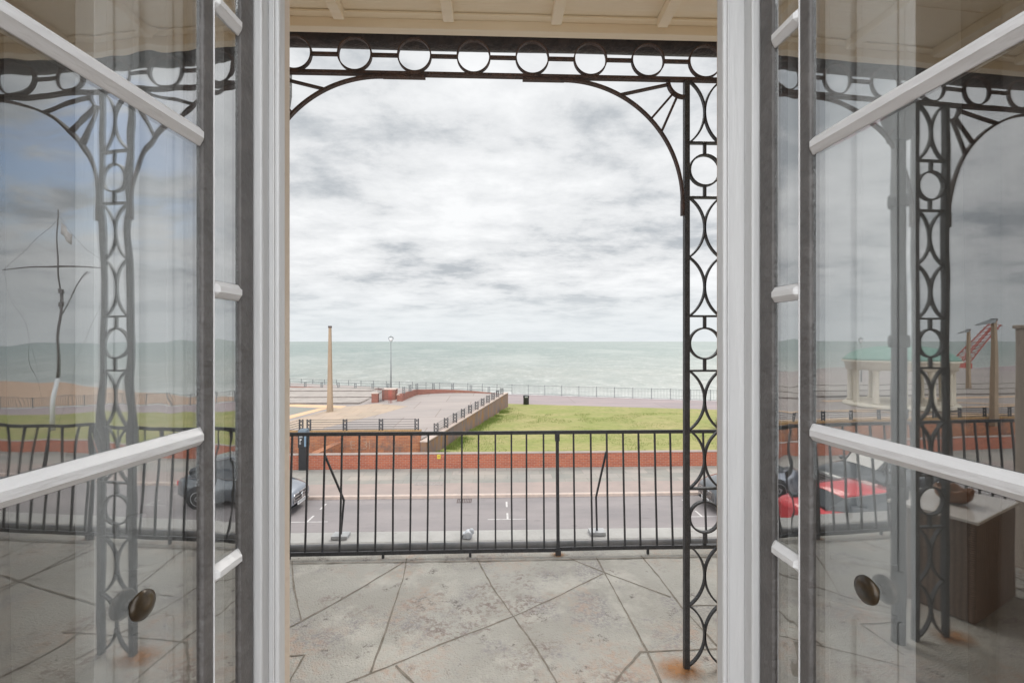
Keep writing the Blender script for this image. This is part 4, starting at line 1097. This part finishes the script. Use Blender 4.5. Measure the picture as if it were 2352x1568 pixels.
def street_lamp(x, y, z0, ztop, label):
    t = thing('street_lamp', label, 'street lamp', (x, y, z0), 0, 'heritage street lamps on the promenade')
    H = ztop - z0 - .62
    b = MB(); b.tube((0, 0, 0), (0, 0, H), .07, .035, 10); b.lathe([(.0, 0), (.12, 0), (.12, .5), (.07, .6), (0, .6)], 12); b.build('column', M['grey_steel'], t)
    b = MB(); b.path([(0, 0, H), (-.12, 0, H + .1), (-.22, 0, H + .3), (-.24, 0, H + .46), (0, 0, H + .48), (.24, 0, H + .46), (.22, 0, H + .3), (.12, 0, H + .1), (0, 0, H)], .035, .035, (0, 1, 0)); b.lathe([(.0, .46), (.26, .46), (.12, .54), (.03, .6), (.02, .68), (0, .7)], 14, (0, 0, H)); b.build('lantern_frame', M['grey_steel'], t)
    b = MB(); b.lathe([(.0, .06), (.07, .08), (.17, .3), (.19, .44), (0, .45)], 14, (0, 0, H)); b.build('lantern_glass', M['lamp'], t)
x, y = at_d(898, 44.5); street_lamp(x, y, 0, EYE + 11 * 44.5 / F + .08, 'slim heritage street lamp on the promenade behind the brick gateway')
x, y = mirror(1980, 47, 1); street_lamp(x, y, 0, EYE + .4, 'heritage street lamp beyond the pavilion, seen in the right door glass')
# pavilion
x, y, d = mref(2065, 930, 1.0, 1)
pv = thing('pavilion', 'cream columned bandstand pavilion with a green copper roof on the plaza', 'pavilion', (x, y, pz(x, y)), R(-8))
RW = 3.5
b = MB(); b.lathe([(0, 0), (RW + .2, 0), (RW + .2, .12), (RW, .25), (0, .25)], 40, sy=.8); b.build('base', M['stone'], pv)
for i in range(12):
    t_ = 2 * math.pi * (i + .5) / 12; cx, cy = (RW - .35) * math.cos(t_), (RW - .35) * .8 * math.sin(t_)
    b = MB(); b.lathe([(0, .25), (.25, .25), (.25, .34), (.19, .42), (.165, 2.35), (.2, 2.42), (.25, 2.5), (0, 2.5)], 14, (cx, cy, 0)); b.build('column', M['stone'], pv)
b = MB(); b.lathe([(RW - .75, 2.51), (RW, 2.51), (RW, 2.8), (RW + .06, 2.82), (RW + .06, 3.0), (RW + .28, 3.06), (RW + .28, 3.16), (0, 3.16)], 40, sy=.8); b.build('entablature', M['stone'], pv)
b = MB(); b.lathe([(RW + .22, 3.17), (RW + .15, 3.3), (RW - .3, 3.62), (RW - 1.0, 3.9), (RW - 2.0, 4.1), (0, 4.2)], 40, sy=.8); b.build('roof', M['copper'], pv)
# crane boom far behind
ca = mirror(2185, 75, 1); cb = mirror(2290, 75, 1)
cr = thing('crane', 'red lattice crane boom rising beyond the plaza, seen in the right door glass', 'crane', (ca[0], ca[1], -1))
A = Vector((0, 0, EYE - 70 / F * 75 + 1)); B = Vector((cb[0] - ca[0], cb[1] - ca[1], EYE + 42 / F * 75 + 1))
dr = (B - A).normalized(); sd = dr.cross(Vector((0, 0, 1))).normalized(); upv = sd.cross(dr)
b = MB(); n = 14; hw = .75
for s1, s2 in ((1, 1), (1, -1), (-1, 1), (-1, -1)): b.tube(A + sd * s1 * hw + upv * s2 * hw, B + sd * s1 * .4 + upv * s2 * .4, .09, seg=5)
for i in range(n):
    a_, c_ = A.lerp(B, i / n), A.lerp(B, (i + 1) / n)
    for s1 in (1, -1):
        b.tube(a_ + sd * s1 * hw * .85 + upv * hw * .85, c_ + sd * s1 * hw * .75 - upv * hw * .75, .05, seg=4); b.tube(a_ + sd * hw * .85 + upv * s1 * hw * .8, c_ - sd * hw * .75 + upv * s1 * hw * .75, .05, seg=4)
b.build('boom', M['red_steel'], cr)
b = MB(); b.box(-2.2, -1.5, 0, 2.2, 1.5, 3.0); b.box(-2.8, -2, 0, 2.8, 2, 1.0); b.build('cab', M['red_steel'], cr, .05)
b = MB(); b.box(-2.21, -1.2, 1.6, -2.2 - .03, 1.2, 2.7); b.build('cab_window', M['carglass'], cr)
# ship-style flag mast seen in the left door glass
x, y, d = mref(124, 990, 0, -1)
ms = thing('flag_mast', 'tall ship style flag mast with yard and gaff, in the left door glass', 'flag mast', (x, y, 0))
Ht = EYE + 310 / F * d
b = MB(); b.tube((0, 0, 0), (0, 0, 3.2), .16, .13, 12); b.build('lower_mast', M['mastw'], ms)
b = MB(); b.tube((0, 0, 3.2), (0, 0, Ht * .62), .13, .09, 12); b.tube((.14, 0, Ht * .55), (.14, 0, Ht), .06, .035, 10); b.box(-.1, -.1, Ht * .56, .24, .1, Ht * .58); b.box(-.1, -.1, Ht * .615, .24, .1, Ht * .63); b.build('topmast', M['mastd'], ms)
zy = EYE + 160 / F * d
b = MB(); b.tube((-3.4, 0, zy), (0, 0, zy + .1), .03, .06, 8); b.tube((0, 0, zy + .1), (3.4, 0, zy), .06, .03, 8); b.build('yard', M['mastd'], ms)
zg = EYE + 60 / F * d
b = MB(); b.tube((0, 0, zg), (-2.1, 0, zg + 2.4), .05, .03, 8); b.build('gaff', M['mastd'], ms)
b = MB()
for s_ in (-1, 1):
    for xx in (3.3,): b.tube((s_ * xx, 0, zy), (s_ * .4, 0, .3), .004, seg=4)
    b.tube((s_ * 3.3, 0, zy), (0, 0, Ht * .96), .008, seg=4)
b.build('rigging', M['mastd'], ms)
fl = MB(); rings = []
for i in range(12):
    u_ = i / 11; rings.append([(-.15 - 1.1 * u_, .12 * math.sin(u_ * 6), Ht * .93 - .9 * u_), (-.15 - 1.0 * u_, .12 * math.sin(u_ * 6 + .3), Ht * .93 - .75 - .8 * u_), (-.15 - 1.0 * u_, .12 * math.sin(u_ * 6 + .3) + .01, Ht * .93 - .75 - .8 * u_), (-.15 - 1.1 * u_, .12 * math.sin(u_ * 6) + .01, Ht * .93 - .9 * u_)])
fl.loft(rings); fl.build('flag', M['flag'], ms)
# spiky plant at the right edge of the lawn
q = at_z(1652, 988, 0)
sp2 = thing('spiky_plant', 'dark spiky shrub on the lawn at the right edge of the doorway view', 'plant', (q.x, q.y, 0))
b = MB(); b.tube((0, 0, 0), (0, 0, .3), .05); b.build('stem', M['bark'], sp2)
b = MB()
for i in range(90):
    a_ = rnd.uniform(0, 6.28); el = rnd.uniform(.15, 1.45); L_ = rnd.uniform(.5, .95); e = Vector((math.cos(a_) * math.cos(el), math.sin(a_) * math.cos(el), math.sin(el))); sdv = Vector((-math.sin(a_), math.cos(a_), 0)) * .016
    p0_ = Vector((0, 0, .2)); p1_ = p0_ + e * L_ * .55; p2_ = p0_ + e * L_ + Vector((0, 0, -.18 * L_))
    n0 = len(b.v); b.v += [tuple(p0_ + sdv), tuple(p0_ - sdv), tuple(p1_ - sdv * 1.3), tuple(p1_ + sdv * 1.3), tuple(p2_)]
    b.face([n0, n0 + 1, n0 + 2, n0 + 3]); b.face([n0 + 3, n0 + 2, n0 + 4])
b.build('leaves', M['leaf'], sp2)
# tufts of longer grass against walls
def tufts():
    b = MB(); r2 = random.Random(9)
    def blade(x, y, z, h):
        a_ = r2.uniform(0, 6.28); wv = .012; lx_, ly_ = r2.uniform(-.4, .4) * h, r2.uniform(-.4, .4) * h
        n0 = len(b.v); b.v += [(x - wv * math.cos(a_), y - wv * math.sin(a_), z), (x + wv * math.cos(a_), y + wv * math.sin(a_), z), (x + lx_, y + ly_, z + h)]; b.face([n0, n0 + 1, n0 + 2])
    for i in range(9000):
        t_ = r2.random() ** 1.2; p = D0.lerp(D1, t_); off = .35 + abs(r2.gauss(0, .35)); k_ = mnoise.noise(Vector((t_ * 14, 0, 3)))
        if k_ < -.1: continue
        blade(p.x + off, p.y - off * .2, .01, r2.uniform(.06, .22) * (1 + k_))
    for i in range(5000):
        x = r2.uniform(-3.8, 14); blade(x, yw + .3 + abs(r2.gauss(0, .15)), .01, r2.uniform(.04, .12))
    for i in range(26000):
        y = 20 + (r2.random() ** .8) * 14; x = -3 + r2.random() * 17
        if x < -3.6 + (y - 21) * .34: continue
        if mnoise.noise(Vector((x * .5, y * .5, 7))) < 0: continue
        blade(x, y, .02, r2.uniform(.03, .07))
    o = b.build('long_grass', mat('long_grass_blades', (.12, .19, .03), .9, (.20, .22, .06), 2)); o['kind'] = 'stuff'; return o
tufts()

# ------------------------------------------------------------ cars
def car(label, paint, loc, rz, L_=4.5, W_=1.82, H_=1.46, grille='bars', emblem='star', plate='YD15 KXR', hood=.92):
    t = thing('parked_car', label, 'car', loc, rz, 'cars on the seafront road')
    hl, hw_ = L_ / 2, W_ / 2
    # stations: x, half width, bottom, shoulder, top
    S = [(-hl, .72, .42, .70, .80), (-hl + .06, .84, .34, .84, .98), (-hl + .45, .95, .26, .93, 1.06), (-hl + 1.1, .99, .24, .95, 1.02), (-.4, 1.0, .22, .93, .99), (.5, 1.0, .22, .92, .98),
         (hl - 1.25, .99, .22, .90, hood + .08), (hl - .75, .97, .24, .83, hood + .01), (hl - .35, .92, .26, .74, hood - .09), (hl - .12, .84, .26, .66, hood - .18), (hl, .70, .34, .58, hood - .30)]
    b = MB(); rings = []
    for x, wf, zb, zs, zt in S:
        wd = hw_ * wf; half = [(wd * .9, zb), (wd, zb + .10), (wd, (zb + zs) / 2), (wd * .975, zs), (wd * .86, zs + (zt - zs) * .62), (wd * .5, zt), (0, zt + .012)]
        rings.append([(x, y_, z_) for y_, z_ in half] + [(x, -y_, z_) for y_, z_ in reversed(half[:-1])])
    b.loft(rings); b.build('body', paint, t)
    G = [(-hl + .38, .70, 1.03, .78, .0), (-hl + .95, .74, 1.0, 1.36 / 1.46, 0), (-.1, .76, .98, 1.0, 0), (.45, .75, .98, .965, 0), (hl - 1.35, .70, hood + .06, .66, 0)]
    b = MB(); rings = []
    for i, (x, wf, zb, ht, _) in enumerate(G):
        zt = max(H_ * ht, zb + .02); wd = hw_ * wf; wb_ = hw_ * .92
        rings.append([(x, wb_ if i not in (0, 4) else wd, zb), (x, wd * 1.08 if zt - zb > .1 else wd, zb + (zt - zb) * .55), (x, wd * .95, zt - .03), (x, 0, zt), (x, -wd * .95, zt - .03), (x, -wd * 1.08 if zt - zb > .1 else -wd, zb + (zt - zb) * .55), (x, -wb_ if i not in (0, 4) else -wd, zb)])
    b.loft(rings, smooth=False); b.build('windows', M['carglass'], t)
    b = MB(); rf = []
    for i, (x, wf, zb, ht, _) in enumerate(G[1:4]):
        zt = H_ * ht; wd = hw_ * wf; rf.append([(x, wd * .97, zt - .035), (x, wd * .7, zt + .008), (x, 0, zt + .016), (x, -wd * .7, zt + .008), (x, -wd * .97, zt - .035), (x, 0, zt - .01)])
    b.loft(rf); b.build('roof', paint, t)
    b = MB()
    for s_ in (1, -1):
        b.path([(G[1][0], s_ * hw_ * .73, H_ * G[1][3] - .02), (-.1, s_ * hw_ * .75, H_ - .015), (.45, s_ * hw_ * .735, H_ * .965 - .015)], .02, .02, (0, 0, 1))
        b.path([(-hl + .5, s_ * hw_ * .955, 1.02), (-.2, s_ * hw_ * .965, 1.0), (hl - 1.5, s_ * hw_ * .955, .955)], .018, .02, (0, 0, 1))
    b.build('chrome_strip', M['chrome'], t)
    for s_ in (1, -1):
        b = MB(); b.path([(hl - 1.45, s_ * hw_ * .86, hood + .06), (.42, s_ * hw_ * .74, H_ * .95)], .05, .05, (0, 1, 0)); b.build('pillar', M['black'], t); b = MB(); b.path([(0, s_ * hw_ * .93, .97), (-.05, s_ * hw_ * .74, H_ - .03)], .06, .04, (0, 1, 0)); b.build('pillar', M['black'], t)
        b = MB(); b.lathe([(0, -.07), (.07, -.06), (.09, 0), (.07, .06), (0, .07)], 12, (hl - 1.55, s_ * (hw_ + .09), 1.02), 'x'); b.build('mirror', paint, t)
        hx = hl - .16
        b = MB(); b.loft([[(hl - .5, s_ * hw_ * .90, .66), (hl - .5, s_ * hw_ * .915, .72), (hl - .48, s_ * hw_ * .85, .77)], [(hl - .17, s_ * hw_ * .84, .60), (hl - .17, s_ * hw_ * .85, .67), (hl - .2, s_ * hw_ * .74, .72)], [(hl - .03, s_ * hw_ * .62, .56), (hl - .03, s_ * hw_ * .64, .61), (hl - .06, s_ * hw_ * .6, .65)]]); b.build('headlight', M['lamp'], t)
        b = MB(); b.box(-hl - .012, s_ * hw_ * .55, .72, -hl + .09, s_ * hw_ * .80, .86); b.build('tail_light', M['car_red'], t, .01)
        for wx in (hl - .92, -hl + .88):
            cy_ = s_ * (hw_ - .10)
            wh = MB(); wh.lathe([(.0, -.115), (.28, -.115), (.335, -.09), (.335, .09), (.28, .115), (0, .115)], 26, (wx, cy_, .335), 'y'); wo = wh.build('wheel', M['rubber'], t)
            rm = MB(); rm.lathe([(.0, s_ * .10), (.06, s_ * .122), (.09, s_ * .112), (.2, s_ * .112), (.225, s_ * .124), (.235, s_ * .117), (.235, s_ * .05), (0, s_ * .05)], 26, (wx, cy_, .335), 'y'); rm.build('rim', M['alloy'], wo)
            ar = MB(); ar.lathe([(.0, s_ * .03), (.385, s_ * .03), (.385, s_ * .109), (0, s_ * .1085)], 26, (wx, cy_, .36), 'y'); ar.build('wheel_arch', M['black'], t)
    # nose
    b = MB(); b.loft([[(hl - .05, -.52, .40), (hl - .05, .52, .40), (hl - .06, .44, .64), (hl - .06, -.44, .64)], [(hl + .018, -.50, .41), (hl + .018, .50, .41), (hl - .002, .42, .63), (hl - .002, -.42, .63)]], smooth=False)
    g = b.build('grille', M['black'], t)
    b = MB()
    if grille == 'slats':
        for i in range(13): y_ = -.42 + i * .07; b.path([(hl + .03, y_, .42), (hl + .008, y_ * .9, .62)], .018, .018, (0, 1, 0))
    else:
        for z_ in (.47, .56): b.path([(hl + .03 - (z_ - .41) * .1, -.47, z_), (hl + .045 - (z_ - .41) * .1, 0, z_), (hl + .03 - (z_ - .41) * .1, .47, z_)], .03, .02, (0, 0, 1))
    b.path([(hl + .02, -.51, .40), (hl + .02, .51, .40), (hl, .43, .645), (hl, -.43, .645), (hl + .02, -.51, .40)], .022, .022, (1, 0, 0)); b.build('grille_trim', M['chrome'], g)
    if emblem == 'star':
        b = MB(); rings = []
        c_ = Vector((hl + .06, 0, .53)); 
        for i in range(25):
            t_ = 2 * math.pi * i / 24; e = Vector((0, math.cos(t_), math.sin(t_))); rings.append([c_ + e * .098, c_ + e * .098 + Vector((.02, 0, 0)), c_ + e * .082 + Vector((.02, 0, 0)), c_ + e * .082])
        b.loft(rings, caps=False, smooth=False)
        for an in (90, 210, 330): e = Vector((0, math.cos(R(an)), math.sin(R(an)))); b.path([c_ + Vector((.01, 0, 0)), c_ + e * .085 + Vector((.01, 0, 0))], .02, .012, (1, 0, 0))
        b.build('badge', M['chrome'], t)
    b = MB(); b.box(hl + .012, -.26, .27, hl + .035, .26, .385); pl_ = b.build('number_plate', M['plate_w'], t)
    letters(plate, .105, (hl + .037, 0, .327), M['black'], pl_, 'plate_lettering', rot=(R(90), 0, R(90)), ext=.001)
    b = MB(); b.box(hl - .16, -.62, .235, hl + .005, .62, .262); b.build('bumper_lip', M['black'], t, .01)
    return t
zc = -.10
# left car: nose at photo column 705, parked in the bay
nx = at_d(706, 14.9)
car('silver car with a star badge parked left, its nose just in the doorway view', M['car_silver'], (nx[0] - 2.48, nx[1] + .1, zc), R(-1.5), grille='bars')
nx = at_d(1621, 15.0)
car('graphite car with upright chrome grille slats parked at the right of the doorway view', M['car_grey'], (nx[0] + 2.35, nx[1] + .1, zc), R(180), L_=4.6, H_=1.62, grille='slats', emblem='star', plate='GK66 HVN', hood=1.0)
x, y = mirror(1815, 15.0, 1); car('black car parked behind the silver car, seen in the right door glass', M['car_black'], (-14.6, 15.0, zc), 0, H_=1.5, emblem=None, plate='LR14 OWB')
x, y = mirror(1955, 12.0, 1); car('red car on the road, seen in the right door glass', M['car_red'], (x - 1.3, 11.6, zc), R(180), H_=1.45, emblem=None, plate='FY12 PZE')
